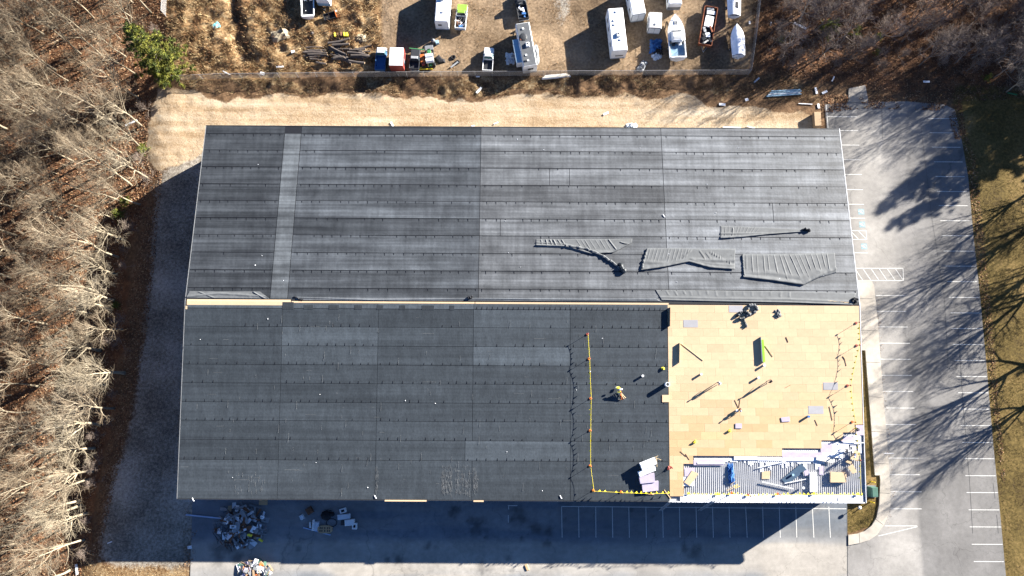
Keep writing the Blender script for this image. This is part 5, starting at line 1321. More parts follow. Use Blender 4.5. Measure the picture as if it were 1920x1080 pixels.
# loose wrinkled membrane
def interp(poly, u):
    n = len(poly) - 1; i = min(n - 1, int(u * n)); f = u * n - i
    return (poly[i][0] * (1 - f) + poly[i + 1][0] * f, poly[i][1] * (1 - f) + poly[i + 1][1] * f)
def loose(label, T, B, ridges, bunch, m='membrane_loose', amp=.10, seed=0, name='loose_membrane'):
    nx, ny = 200, 16
    rnd = random.Random(seed); k = MB(); g = []
    for j in range(ny + 1):
        for i in range(nx + 1):
            u, v = i / nx, j / ny
            a, b = interp(T, u), interp(B, u)
            px, py = a[0] * (1 - v) + b[0] * v, a[1] * (1 - v) + b[1] * v
            x, y, z = RP(px, py); h = .0
            for (u0, u1, v0, v1, w, hh) in ridges:
                if v0 <= v <= v1:
                    c = u0 + (u1 - u0) * (v - v0) / max(1e-6, v1 - v0)
                    h = max(h, hh * math.exp(-((u - c) / w) ** 2) * min(1, (v - v0) / .08 + .15, (v1 - v) / .08 + .15))
            for (pts, w, hh) in bunch:
                c = interp(pts, u)[1]
                h = max(h, hh * math.exp(-((v - c) / w) ** 2) * (.7 + .5 * float(vnoise(u * 22 + seed, c * 5, 3))))
            h += amp * .35 * float(fbm(u * 26 + seed, v * 5, 1.0, 91 + seed, 2) - .4) * v
            g.append((x, y, z + ZT + max(h, 0.004)))
    k.add(g, [(j * (nx + 1) + i, j * (nx + 1) + nx + 1 + i, j * (nx + 1) + nx + 2 + i, j * (nx + 1) + i + 1) for j in range(ny) for i in range(nx)])
    o = k.build(name, m, None, smooth=True)
    s = o.modifiers.new('thickness', 'SOLIDIFY'); s.thickness = .012; s.offset = 1
    return tag(o, label, 'membrane')
def vr(n, u0, u1, v1, h=.10, w=.007, seed=0, tilt=.0):
    r = random.Random(seed)
    return [(c, c + r.uniform(-.004, .006) + tilt, 0.02, min(1, v1 * r.uniform(.75, 1.15)), w, h * r.uniform(.6, 1.2)) for c in [u0 + (u1 - u0) * (i + .3 * r.random()) / n for i in range(n)]]
loose('leftmost loose membrane scrap with a thick gathered fold sweeping down to the right', [(1005, 449), (1065, 449), (1125, 449), (1185, 448)], [(1005, 463), (1060, 466), (1108, 477), (1150, 474), (1184, 456)],
      vr(6, .05, .3, .9, .12, .006, 1) + vr(8, .4, .8, .8, .045, .004, 2, .02) + [(.75, .80, .0, 1, .006, .1), (.86, .98, .3, 1, .008, .14)], [([(0, .8), (0, .75), (0, .95), (0, 1.0), (0, 1.0)], .09, .22), ([(0, .45), (0, .5), (0, .8), (0, .95), (0, .9)], .05, .12)], seed=1)
def rope(label, pts, r, m, name='rolled_membrane', seg=8, lumps=.25, seed=3, cat='membrane', z=.0):
    rnd = random.Random(seed); q = []; rad = []
    for i in range(len(pts) - 1):
        for j in range(seg):
            f = j / seg; px = pts[i][0] * (1 - f) + pts[i + 1][0] * f; py = pts[i][1] * (1 - f) + pts[i + 1][1] * f
            x, y, zz = RT(px, py); rr = r * (1 + rnd.uniform(-lumps, lumps)); q.append((x + rnd.uniform(-.05, .05), y + rnd.uniform(-.06, .06), zz + rr * .55 + z)); rad.append(rr)
    k = MB(); k.tube(q, rad, 7)
    return tag(k.build(name, m, None, smooth=False), label, cat)
rope('gathered tail of the leftmost loose membrane running down to a dark lump', [(1060, 461), (1100, 467), (1128, 480), (1150, 494), (1170, 511)], .20, 'membrane_loose', lumps=.3, seed=2)
rope('dark lump at the lower end of the gathered membrane tail', [(1160, 494), (1166, 505), (1172, 512)], .32, 'membrane', lumps=.4, seed=4)
loose('second loose membrane scrap with upright ridges and a slanted left edge', [(1213, 466), (1270, 466), (1325, 467), (1378, 467)], [(1201, 507), (1245, 501), (1290, 492), (1330, 503), (1376, 506)],
      vr(12, .03, .5, .72, .06, .0035, 5) + [(.5, .42, .1, .7, .006, .09), (.58, .7, .1, .7, .006, .1), (.7, .98, .15, .75, .006, .12), (.66, .78, .2, .7, .006, .09)], [([(0, .95), (0, .88), (0, .75), (0, .6), (0, .55)], .07, .14), ([(0, 1.0), (0, .97), (0, .95), (0, .96), (0, .97)], .06, .28), ([(0, .6), (0, .8), (0, .85), (0, .78), (0, .82)], .05, .14)], seed=2)
rope('gathered slanted left hem of the second loose membrane scrap', [(1213, 468), (1207, 488), (1203, 506)], .17, 'membrane_loose', lumps=.3, seed=7)
loose('largest loose membrane scrap with many evenly spaced upright ridges near the right eave', [(1392, 477), (1450, 477), (1505, 476), (1564, 475)], [(1392, 521), (1440, 526), (1505, 535), (1535, 521), (1567, 512)],
      vr(16, .03, .97, .80, .07, .0032, 9), [([(0, .96), (0, .97), (0, .98), (0, .9), (0, .8)], .06, .22), ([(0, .8), (0, .7), (0, .75), (0, .72), (0, .95)], .04, .10)], seed=3)
rope('thin gathered left hem of the largest loose membrane scrap', [(1392, 478), (1393, 500), (1396, 521)], .10, 'membrane_loose', lumps=.3, seed=9)
loose('slim loose membrane scrap tapering to a dark knot on the right, above the largest one', [(1350, 424), (1400, 426), (1460, 429), (1518, 432)], [(1350, 448), (1390, 446), (1440, 440), (1518, 434)],
      vr(12, .02, .5, .9, .045, .003, 11) + [(.16, .18, .1, .9, .006, .1)], [([(0, .95), (0, .9), (0, .92), (0, .9)], .1, .18), ([(0, .6), (0, .62), (0, .75), (0, .8)], .06, .1)], seed=4)
rope('dark knot at the right end of the slim loose membrane scrap', [(1505, 431), (1511, 432), (1518, 433)], .26, 'membrane_black', lumps=.4, seed=12)
loose('pale crinkled membrane flap along the ridge at the left roof edge', [(356, 546.5), (410, 547), (460, 547), (488, 547)], [(350, 558.5), (410, 559.5), (460, 560), (506, 560.5)], [(.1, .3, .0, 1, .02, .08), (.85, .95, 0, 1, .02, .12)], [([(0, .8), (0, .3), (0, .5), (0, .7)], .15, .08)], seed=5)
loose('long pale membrane flap along the ridge above the bare boards', [(1228, 544), (1350, 545), (1480, 547), (1604, 550)], [(1240, 563.5), (1350, 566), (1480, 568), (1598, 572)], vr(16, .0, .7, .5, .05, .003, 13), [([(0, .7), (0, .72), (0, .7), (0, .75)], .08, .07), ([(0, .95), (0, .95), (0, .96), (0, .97)], .05, .10)], seed=6)
loose('thin rumpled membrane edge along the middle of the ridge', [(555, 557), (700, 559), (900, 559), (1100, 559), (1228, 560)], [(555, 563), (700, 564), (890, 564), (1100, 564.5), (1240, 565)], [], [([(0, .2), (0, .7), (0, .3), (0, .6), (0, .4)], .2, .08)], m='membrane_grey', seed=7)
rope('thin black roll end by the left ridge gap', [(552, 556), (562, 561), (570, 562.5)], .10, 'membrane_black', seed=14); rope('small black roll on the ridge at the middle seam', [(878, 559), (888, 557)], .22, 'membrane_black', seed=15); rope('black coil at the right end of the ridge', [(1596, 566), (1600, 560), (1605, 562), (1602, 567)], .22, 'membrane_black', seed=16)
rope('pale lath along the right end of the ridge', [(1541, 564), (1570, 566), (1596, 568)], .05, 'pale_wood', name='lath', lumps=.05, cat='lath')
# black and grey folds on the boards
rope('upper right coil of black and silver folded membrane on the boards', [(1401, 580), (1405, 573), (1414, 572), (1419, 579), (1413, 586), (1403, 590), (1396, 592)], .19, 'membrane_loose', lumps=.45, seed=17)
rope('dark lower roll of the folded membrane on the boards', [(1379, 595), (1386, 588), (1396, 584), (1402, 589), (1392, 597), (1383, 598)], .2, 'membrane', lumps=.5, seed=18)
rope('narrow tail of the folded membrane pointing down', [(1394, 597), (1396, 606), (1400, 615)], .15, 'membrane_loose', lumps=.4, seed=19)
crumple('membrane_scrap', 'small grey membrane scrap with a folded dark corner right of the coiled folds', 'membrane', 1458, 588, .9, 1.3, .4, 'membrane_loose', 20, .3, 6, ZT)
# upright beams casting short shadows
def plank(a, b, w, h, m, lab, name='plank', cat='plank', dz=0.0):
    p, q = RT(*a), RT(*b); L = math.dist(p, q); k = MB(); k.box((0, 0, h / 2), (L, w, h))
    o = k.build(name, m, None, ((p[0] + q[0]) / 2, (p[1] + q[1]) / 2, (p[2] + q[2]) / 2 + dz), math.atan2(q[1] - p[1], q[0] - p[0]))
    o.rotation_euler = (0, -math.asin((q[2] - p[2]) / L), o.rotation_euler[2])
    return tag(o, lab, cat)
plank((1254.5, 577), (1254, 612), .14, .42, 'membrane_black', 'dark upright beam at the top left edge of the bare boards', 'beam', 'beam')
plank((1273.5, 643), (1273, 680), .10, .38, 'pale_wood', 'pale upright beam near the left of the bare boards casting a grey shadow', 'beam', 'beam')
plank((1427.5, 637), (1430.5, 679), .34, .38, 'green_sheet', 'bright lime-green bundle lying upright in the middle of the bare boards', 'bundle', 'bundle'); plank((1424.5, 632), (1427, 678), .07, .40, 'silver', 'thin grey rod beside the lime-green bundle', 'rod', 'rod')
for a, b, w, h, m, lab in [((1275, 643), (1318, 676), .09, .06, 'pale_wood', 'long thin lath slanting right from the pale upright beam'), ((1433, 648), (1448, 669), .04, .05, 'brown_wood', 'thin stick beside the lime-green bundle'), ((1473, 632), (1477, 642), .05, .05, 'brown_wood', 'short brown stick right of the lime-green bundle'), ((1472, 727), (1481, 722), .05, .05, 'brown_wood', 'short brown stick right of the standing workers'), ((1554, 762), (1560, 788), .04, .04, 'brown_wood', 'thin dark stick near the flags on the right'),
                           ((1527, 787), (1532, 798), .04, .04, 'brown_wood', 'tiny dark stick below the blue bucket'), ((1285, 851), (1292, 862), .04, .04, 'brown_wood', 'thin stick at lower left of the boards'), ((1275, 846), (1286, 856), .04, .04, 'brown_wood', 'second thin stick at lower left of the boards'), ((1579, 668), (1583, 674), .05, .05, 'brown_wood', 'dark hook-shaped stick near the right flags, upper piece'), ((1583, 674), (1586, 686), .04, .04, 'brown_wood', 'dark stick tail near the right flags, lower piece'),
                           ((1307, 868), (1358, 868), .22, .05, 'cream_paint', 'long pale strip on the lavender foam at the left'), ((1428, 903), (1486, 916), .13, .08, 'white_trim', 'long pale angle bar slanting across the steel deck'), ((1420, 877), (1473, 864), .10, .06, 'white_trim', 'pale bar along the ragged foam edge'), ((1470, 906), (1510, 898), .10, .08, 'white_trim', 'pale bar beside the blue-shaded board on the deck'), ((1363, 920), (1382, 910), .05, .06, 'pale_wood', 'thin lath near the yellow stand on the deck'),
                           ((1579, 828.5), (1618, 830), .12, .08, 'white_trim', 'white bar across the deck at the right edge'), ((1556, 853), (1600, 843), .14, .16, 'white_trim', 'white rail slanting over the foam at right'), ((1245, 918), (1258, 936), .10, .06, 'pale_wood', 'pale lath at the lower corner where membrane meets boards')]:
    plank(a, b, w, h, m, lab, 'stick' if 'stick' in lab else 'bar', 'stick' if 'stick' in lab else 'bar')
# pieces of board lying on the steel deck
def slab(pts, m, lab, name='board', th=.04, dz=.0, cat='board'):
    k = MB(); q = [RP(*p) for p in pts]; cx = sum(p[0] for p in q) / len(q); cy = sum(p[1] for p in q) / len(q); cz = sum(p[2] for p in q) / len(q)
    n = len(q); v = [(p[0] - cx, p[1] - cy, p[2] - cz + dz) for p in q] + [(p[0] - cx, p[1] - cy, p[2] - cz + dz + th) for p in q]
    k.add(v, [tuple(range(n)), tuple(range(2 * n - 1, n - 1, -1))] + [(i, n + i, n + (i + 1) % n, (i + 1) % n) for i in range(n)])
    o = k.build(name, m, None, (cx, cy, cz)); o.color = (1, 1, 1, 1)
    return tag(o, lab, cat)
D0 = .02
slab([(1297, 882), (1309, 888), (1293, 911), (1282, 904)], 'board', 'tan board lying askew at the left end of the steel deck', dz=TOPL + .03)
slab([(1428.5, 884), (1444, 883.5), (1443, 898), (1428, 898)], 'board', 'square tan board on the steel deck left of the blue-grey panel', dz=D0)
for i in range(3): slab([(1555, 884.5), (1584.5, 886), (1585, 904), (1555, 904)], 'board', 'tan board in the small stack on the steel deck at right', dz=D0 + .13 * i + .02, th=.11)['group'] = 'stacked tan boards on the deck'
slab([(1597, 869), (1605, 885), (1597, 888), (1588, 876)], 'board', 'tilted tan board in the heap at the right deck edge, the lower one', dz=D0 + .25); slab([(1601, 843), (1610, 848), (1606, 864), (1592, 860)], 'board', 'tan board in the heap at the right deck edge, the upper one', dz=D0 + .35); slab([(1590, 860), (1597, 864), (1594, 870), (1584, 866)], 'board', 'small tan board in the middle of the right deck heap', dz=D0 + .2)
slab([(1530, 855), (1562, 860), (1561, 868), (1529, 862)], 'cream_paint', 'pale yellow board lying over the ragged foam edge', dz=TOPL + .10)
slab([(1535.5, 874), (1544, 874), (1543.5, 890), (1536, 890)], 'lavender_foam', 'lavender foam board standing alone on the right part of the deck', 'foam_board', dz=D0, th=.05)
for i in range(3): slab([(1517 + (i % 2), 886 + i * .2), (1529, 885.5), (1529.5, 922 - i * .3), (1519 - (i % 3), 922)], 'white_foam', 'white foam board in the tall stack on the steel deck', 'foam_board', dz=D0 + i * .11, th=.105)['group'] = 'white foam stack on the deck'
slab([(1506, 883), (1514, 880), (1516, 890), (1508, 892)], 'lavender_foam', 'small lavender offcut at the top of the white foam stack', 'foam_board', dz=D0 + .2)
# thin panel on the deck; its shade is painted into the blue colour
slab([(1502, 869), (1512, 880), (1476, 909), (1465, 899)], 'panel_shade', 'dark blue-grey panel lying slanted on the steel deck', 'panel', dz=D0 + .02, th=.03, cat='panel'); MATS['dark_paint']
bk = MB(); bk.tube([(0, 0, 0), (0, 0, .32)], [.15, .18], 12); x, y, z = RP(1485.5, 890); tag(bk.build('bucket', 'pale_blue', None, (x, y, z + D0 + .06)), 'small pale blue bucket on the dark panel on the deck', 'bucket')
crumple('tarpaulin', 'twisted bright blue tarpaulin lying across the steel deck', 'tarpaulin', 1370, 887, .95, 3.2, .45, 'tarp_blue', 30, .08, 10, .02)
for i, (a, b) in enumerate([(1373, 905), (1378, 909), (1366, 916), (1381, 912)]):
    plank((a - 4, b + 3), (a + 5, b - 3 + 2 * (i % 2)), .06, .07, 'yellow_paint' if i % 2 else 'pale_wood', 'tangled yellow and wooden sticks on the deck below the blue tarpaulin', 'stick', 'stick', dz=.02)['group'] = 'tangled sticks below the blue tarpaulin'
# foam stack on the dark membrane
def stackslab(pts, n, m, lab, grp, th=.15, z0=0):
    for i in range(n):
        j = [(random.uniform(-.4, .4), random.uniform(-.4, .4)) for _ in pts]
        slab([(p[0] + q[0], p[1] + q[1]) for p, q in zip(pts, j)], m, lab, 'foam_board', dz=ZT + z0 + i * th, th=th * .96)['group'] = grp
stackslab([(1198, 868), (1225, 857), (1229, 868), (1202, 880)], 7, 'white_foam', 'white foam board in the uppermost stack on the dark membrane', 'uppermost white foam stack'); stackslab([(1195, 884), (1226, 873), (1227, 881), (1198, 893)], 5, 'white_foam', 'white foam board in the second stack on the dark membrane', 'second white foam stack')
stackslab([(1197, 893), (1225, 886), (1226, 903), (1199, 906)], 4, 'lavender_foam', 'lavender foam board in the stack below the white ones', 'upper lavender foam stack'); stackslab([(1202, 904), (1233, 901), (1233, 919), (1204, 922)], 3, 'lavender_foam', 'lavender foam board in the lowest stack on the dark membrane', 'lower lavender foam stack')
slab([(1210, 915), (1225, 914), (1226, 927), (1211, 927)], 'board', 'tan board leaning at the foot of the lavender foam stack', dz=ZT + .05); slab([(1241, 740.5), (1255, 740.5), (1255, 754), (1241, 754)], 'board', 'square tan board straddling the edge between membrane and boards', dz=ZT + .02)
for i, (a, b) in enumerate([((1226, 857), (1233, 854)), ((1230, 858), (1231, 875)), ((1229, 858), (1239, 862))]): plank(a, b, .05, .06, 'pale_wood', 'thin lath sticking out of the uppermost foam stack', 'lath', 'lath', dz=.3 - .1 * i)['group'] = 'laths by the foam stack'
for pts, m, lab in [([(1378, 794), (1390, 794), (1390, 803), (1378, 803)], 'lavender_foam', 'small lavender offcut on the boards below the crouching worker'), ([(1463, 783), (1479, 781), (1480, 790), (1465, 791)], 'lavender_foam', 'lavender torn offcut on the boards left of the blue bucket')]: slab(pts, m, lab, 'foam_offcut', dz=ZT, th=.08)
# cylinders: vent pipe, buckets
def can(px, py, r, h, m, lab, name, ringed=False):
    x, y, z = RT(px, py); k = MB(); n = 14
    if ringed:
        pr = [(r, 0), (r, h), (r * .72, h), (r * .70, .1)]
        k.loft([[(q * math.cos(2 * pi * j / n), q * math.sin(2 * pi * j / n), zz) for j in range(n)] for q, zz in pr], cap=True)
    else: k.tube([(0, 0, 0), (0, 0, h)], [r * .9, r], n)
    t = tag(k.build(name, m, None, (x, y, z)), lab, name.replace('_', ' '))
    if not ringed:
        l = MB(); l.tube([(0, 0, h + .005), (0, 0, h + .03)], r * 1.05, n); l.build('lid', m, t)
    return t
can(1249, 721, .34, 1.0, 'white_paint', 'white open vent pipe at the edge of the dark membrane', 'vent_pipe', True)
for a, b, m, lab in [(1204, 705, 'white_paint', 'white bucket alone on the dark membrane'), (1313, 702, 'cream_paint', 'cream bucket on the boards above the left standing worker'), (1420, 708.5, 'cream_paint', 'cream bucket left of the dark standing worker'), (1431, 685, 'white_paint', 'white bucket at the foot of the lime-green bundle'), (1513.5, 781, 'tarp_blue', 'blue bucket on the right part of the boards'), (1380, 770, 'white_paint', 'white bucket beside the crouching worker'), (1504, 914, 'white_paint', 'white bucket below the pale bar on the deck')]:
    can(a, b, .18, .42, m, lab, 'bucket')
for a, b, lab in [(1243, 691, 'small yellow bag at the right edge of the dark membrane'), (1367, 808, 'yellow-green bag at the middle of the boards'), (1302, 829, 'tiny yellow scrap on the lower left boards'), (1253, 878, 'small red-brown tool by the lower edge of the boards')]:
    x, y, z = RT(a, b); k = MB(); k.ell((0, 0, .1), (.28, .2, .2), 7, 5); k.ell((.2, .12, .08), (.16, .16, .12), 6, 4); k.box((-.15, .1, .2), (.2, .06, .12), rz=.6)
    tag(k.build('bag', 'red_paint' if 'red' in lab else 'hi_vis', None, (x, y, z), random.uniform(0, 3), bevel=.01), lab, 'bag')
# bundle of yellow stands and poles
x, y, z = RT(1163, 735); t = thing('stand_bundle', 'heap of yellow flag stands and wooden poles on the dark membrane', 'stand bundle', (x, y, z), .2)
for i in range(9):
    a = random.uniform(-.5, .5) - 1.5; k = MB(); k.tube([(random.uniform(-.25, .25), .2, .1 + .1 * i), (math.cos(a) * 1.1 + random.uniform(-.2, .2), math.sin(a) * 1.2, .05)], .04, 4); k.build('pole', 'pale_wood' if i % 2 else 'orange_paint', t)
for i in range(7):
    k = MB(); k.ell((random.uniform(-.5, .5), random.uniform(-.1, .9), .3 + .1 * i), (.3, .16, .10), 6, 4); k.build('folded_flag', 'hi_vis' if i % 3 else 'white_foam', t)
# warning-line stands, ropes and pennants
def stand(px, py, lab, m='red_paint', grp=None):
    x, y, z = RT(px, py); t = thing('flag_stand', lab, 'flag stand', (x, y, z), random.uniform(0, 3), grp)
    k = MB(); k.tube([(0, 0, 0), (0, 0, .10)], [.21, .18], 10); k.build('base', m, t)
    k = MB(); k.tube([(0, 0, .08), (0, 0, 1.15)], .028, 6); k.build('post', 'dark_paint', t)
    k = MB(); k.ell((0, 0, 1.14), (.12, .12, .10), 8, 5); k.build('top_cap', m, t)
    return Vector((x, y, z + 1.12))
def pennant_mesh():
    k = MB(); k.add([(-.16, 0, 0), (.16, 0, 0), (.04, 0, -.36), (-.16, .012, 0), (.16, .012, 0), (.04, .012, -.36)], [(0, 1, 2), (5, 4, 3), (0, 3, 4, 1), (1, 4, 5, 2), (2, 5, 3, 0)]); return k.mesh('pennant', 'flag_yellow')
mat('flag_yellow', (.75, .60, .02), .6, .1, 2)
PEN = pennant_mesh()
def flagline(lab, tops, gap=.75, sway=.5):
    o = tops[0]; t = thing('warning_line', lab, 'flag line', tuple(o)); r = MB(); rnd = random.Random(len(tops))
    for p, q in zip(tops[:-1], tops[1:]):
        n = max(2, int((q - p).length / gap)); pts = []
        for i in range(n + 1):
            f = i / n; c = p.lerp(q, f) - o; c.z -= .9 * f * (1 - f) * min(1, (q - p).length / 6)
            pts.append(c)
            if 0 < i and rnd.random() < .86 and i < n + 1:
                e = link('pennant', PEN, t, c, math.atan2(q.y - p.y, q.x - p.x) + rnd.uniform(-.25, .25)); e.rotation_euler[0] = rnd.uniform(-1.35, -.3) if sway > 0 else rnd.uniform(.3, 1.3)
        r.tube([tuple(v) for v in pts], .018, 4)
    r.build('rope', 'flag_yellow', t); return t
ws = 'warning-line stands on the dark membrane'
tl = [stand(a, b, l, 'red_paint' if i in (0,) else 'orange_paint') for i, (a, b, l) in enumerate([(1101, 627, 'topmost red flag stand of the long line on the dark membrane'), (1104, 673, 'second flag stand from the top of the long yellow line'), (1107, 747, 'third flag stand from the top of the long yellow line'), (1106, 807, 'fourth flag stand from the top of the long yellow line'), (1106, 873, 'fifth flag stand from the top of the long yellow line'), (1112, 919, 'corner flag stand where the long line turns along the eave')])]
flagline('long yellow pennant line running down the dark membrane', tl)
tb = [tl[-1], stand(1164, 922, 'flag stand in the middle of the short eave line', 'orange_paint'), stand(1218, 924, 'flag stand at the lavender foam stack by the eave', 'orange_paint'), Vector(RT(1252, 924, .5))]
flagline('short yellow pennant line along the eave below the foam stacks', tb, .72, -1)
tr_ = [stand(1604, 606, 'top red flag stand at the right edge of the boards'), stand(1605, 648, 'second red flag stand at the right edge of the boards'), stand(1588, 723, 'red flag stand set in from the right edge of the boards'), stand(1597, 791, 'fourth flag stand down the right edge near the bending worker', 'orange_paint'), stand(1606, 862, 'red flag stand beside the tan board heap on the deck'), stand(1608, 926, 'yellow flag stand at the lower right roof corner', 'hi_vis')]
flagline('yellow pennant line down the right edge of the boards', tr_, .85)
te = [stand(a, b, l, m) for a, b, l, m in [(1290, 925, 'leftmost yellow flag stand along the deck eave', 'hi_vis'), (1345, 926, 'grey-yellow flag stand second from left along the deck eave', 'hi_vis'), (1371, 924, 'yellow and red flag stand third from left along the deck eave', 'orange_paint'), (1402, 928, 'single red flag stand along the deck eave', 'red_paint'), (1457, 926, 'dark flag stand in the middle of the deck eave', 'orange_paint'), (1525, 925, 'yellow flag stand below the white foam stack', 'hi_vis')]] + [tr_[-1]]
flagline('yellow pennant line along the deck eave', te, .6, -1)
stand(1257, 876, 'lone red-brown stand at the left edge of the lower boards')
for a, b, lab in [(1051, 931, 'white elbow bracket at the lower eave left of the flag corner'), (704, 931, 'white and dark torn flashing at the lower eave left of the yellow strip'), (1244, 405, 'short white offcut at the upper roof seam'), (363, 936, 'white clip at the lower left eave')]:
    x, y, z = RT(a, b); k = MB(); k.box((0, 0, .06), (.10, .5, .08), rz=.5); k.box((.12, -.2, .05), (.24, .09, .06), rz=-.3); tag(k.build('flashing_scrap', 'white_foam', None, (x, y, z), bevel=.01), lab, 'scrap')
random.seed(77)
for i in range(30):
    px, py = (random.uniform(390, 1560), random.uniform(250, 545)) if i < 17 else (random.uniform(360, 1230), random.uniform(590, 920))
    x, y, z = RT(px, py); k = MB(); s = random.uniform(.07, .13); k.box((0, 0, s * .3), (s, s * random.uniform(.5, 1.4), s * .5), top=.7)
    tag(k.build('foam_crumb', 'white_foam', None, (x, y, z), random.uniform(0, 3)), 'tiny white foam crumb on the upper grey roof slope' if i < 17 else 'tiny white foam crumb on the lower dark roof slope', 'crumb', 'foam crumbs on the upper slope' if i < 17 else 'foam crumbs on the lower slope')
# ladders standing against the eave
def ladder(foot, top, lab):
    f = Vector((*P(*foot), .02)); p = Vector(RP(*top)); p.z = RZE + .75
    d = p - f; L = d.length; d.normalize(); s = d.cross(Vector((0, 0, 1))).normalized() * .24
    t = thing('ladder', lab, 'ladder', tuple(f))
    for k_ in (-1, 1):
        k = MB(); k.tube([tuple(s * k_), tuple(s * k_ + d * L)], .05, 5); k.build('side_rail', 'silver', t)
    n = int(L / .32); rm = None
    for i in range(1, n):
        if rm is None:
            k = MB(); k.tube([tuple(-s), tuple(s)], .03, 5); rm = k.mesh('rung', 'silver')
        link('rung', rm, t, d * (L * i / n))
ladder((1238, 958), (1255, 939), 'aluminium ladder leaning on the eave at the corner of the bare boards')
ladder((1311, 957.5), (1336, 938), 'aluminium ladder leaning on the deck eave, the right-hand one')
# ------------------------------------------------------------------ people
def person(lab, px, py, face, pose, shirt, pants, hat, tool=None):
    x, y, z = RT(px, py)
    V = []; E = []; RR = []
    def j(p, r, par=None):
        V.append(p); RR.append(r)
        if par is not None: E.append((par, len(V) - 1))
        return len(V) - 1
    lean = dict(stand=.10, bend=.95, crouch=.55)[pose]; hipz = dict(stand=.92, bend=.86, crouch=.42)[pose]
    hy = dict(stand=0, bend=-.18, crouch=-.15)[pose]
    def sp(d, s=0.0): return (s, hy + math.sin(lean) * d, hipz + math.cos(lean) * d)
    pel = j((0, hy, hipz), .15); w = j(sp(.22), .135, pel); ch = j(sp(.44), .16, w); nk = j(sp(.58), .06, ch); hd = j(sp(.70), .085, nk)
    for s in (-1, 1):
        if pose == 'crouch': kn, an = (s * .15, .28, .46), (s * .13, .0, .09)
        else: kn, an = (s * .12, hy * .4 + .05, .49), (s * .13, -.02 + s * .07, .09)
        hp = j((s * .10, hy, hipz - .05), .11, pel); k_ = j(kn, .075, hp); a_ = j(an, .05, k_); j((an[0], an[1] + .17, .045), .045, a_)
        sh = j(sp(.47, s * .19), .07, ch)
        S = Vector(sp(.47, s * .19))
        el = S + (Vector((s * .06, .05, -.28)) if pose == 'stand' else Vector((s * .05, .10, -.26)))
        wr = el + (Vector((0, .14, -.20)) if pose == 'stand' else Vector((-s * .04, .10, -.23)))
        e = j(tuple(el), .048, sh); wv = j(tuple(wr), .034, e); hnd = wr + (wr - el).normalized() * .08; pm = j(tuple(hnd), .036, wv)
        for q in range(4):
            tip = hnd + (wr - el).normalized() * (.075 - .008 * abs(q - 1.5)) + Vector((0, (q - 1.5) * .02, 0)); j(tuple(tip), .009, pm)
        j(tuple(wr + Vector((-s * .045, .05, -.05))), .010, wv)
    me = bpy.data.meshes.new('body'); me.from_pydata(V, E, []); o = bpy.data.objects.new('person_body', me); COL.objects.link(o)
    sk = o.modifiers.new('skin', 'SKIN')
    for i, r in enumerate(RR): me.skin_vertices[0].data[i].radius = (r, r)
    me.skin_vertices[0].data[0].use_root = True
    o.modifiers.new('smooth', 'SUBSURF').levels = 1
    dg = bpy.context.evaluated_depsgraph_get(); nm = bpy.data.meshes.new_from_object(o.evaluated_get(dg)); bpy.data.objects.remove(o)
    for m in (shirt, pants, 'skin', 'black_rubber'): nm.materials.append(M(m))
    head = Vector(sp(.70))
    for p in nm.polygons:
        c = p.center; dist = (Vector(V[0]) - c).length; best = min(range(len(V)), key=lambda i: (Vector(V[i]) - c).length)
        d = (c - Vector((0, hy, hipz))).dot(Vector((0, math.sin(lean), math.cos(lean))))
        if best in (nk, hd): mi = 2
        elif RR[best] <= .036 and best > 4: mi = 2
        elif c.z < .09 and best > 4: mi = 3
        elif best in (w, ch) or RR[best] in (.07, .048): mi = 0
        else: mi = 1
        p.material_index = mi; p.use_smooth = True
    t = thing('person', lab, 'person', (x, y, z), face)
    link('body', nm, t)
    k = MB(); k.ell(tuple(head + Vector((0, .01, .01))), (.085, .105, .125), 10, 8); k.ell(tuple(head + Vector((0, .11, -.005))), (.018, .025, .028), 5, 4)
    for s in (-1, 1): k.ell(tuple(head + Vector((s * .088, 0, 0))), (.014, .028, .035), 5, 4)
    h = k.build('head', 'skin', t, smooth=True)
    k = MB()
    for s in (-1, 1): k.ell(tuple(head + Vector((s * .035, .100, .022))), (.014, .012, .010), 5, 4)
    k.box(tuple(head + Vector((0, .107, -.055))), (.045, .008, .010)); k.build('face_features', 'brown_wood', h)
    k = MB(); k.ell(tuple(head + Vector((0, 0, .05))), (.115, .135, .10), 10, 5, z0=-.05); k.box(tuple(head + Vector((0, .13, .055))), (.16, .09, .015)); k.build('hard_hat' if hat != 'cloth_dark' else 'hair', hat, t, smooth=True)
    return t
person('worker in a white shirt standing on the boards with a long shadow', 1345, 719, 1.9, 'stand', 'cloth_white', 'denim', 'cloth_white')
person('worker in dark clothes standing right of the white-shirted one', 1440, 716, 1.2, 'stand', 'cloth_dark', 'denim', 'cloth_dark')
person('worker crouching on the boards beside a white bucket', 1386, 768, 2.6, 'crouch', 'brown_wood', 'denim', 'cloth_white')
person('worker in dark clothes bending over the lavender foam at the right roof edge', 1603, 805, 1.5, 'bend', 'cloth_dark', 'denim', 'cloth_dark')
person('worker kneeling on white foam near the lower right boards', 1584, 843, 1.8, 'crouch', 'cloth_dark', 'denim', 'cloth_dark')
person('worker bending beside the tan board heap on the right of the deck', 1597, 852, 2.4, 'bend', 'denim', 'cloth_dark', 'cloth_white')
plank((1377, 750), (1384, 765), .04, .04, 'brown_wood', 'thin tool handle pointing up-left from the crouching worker', 'stick', 'stick'); plank((1387, 750), (1385, 764), .04, .04, 'brown_wood', 'second tool handle pointing up from the crouching worker', 'stick', 'stick')
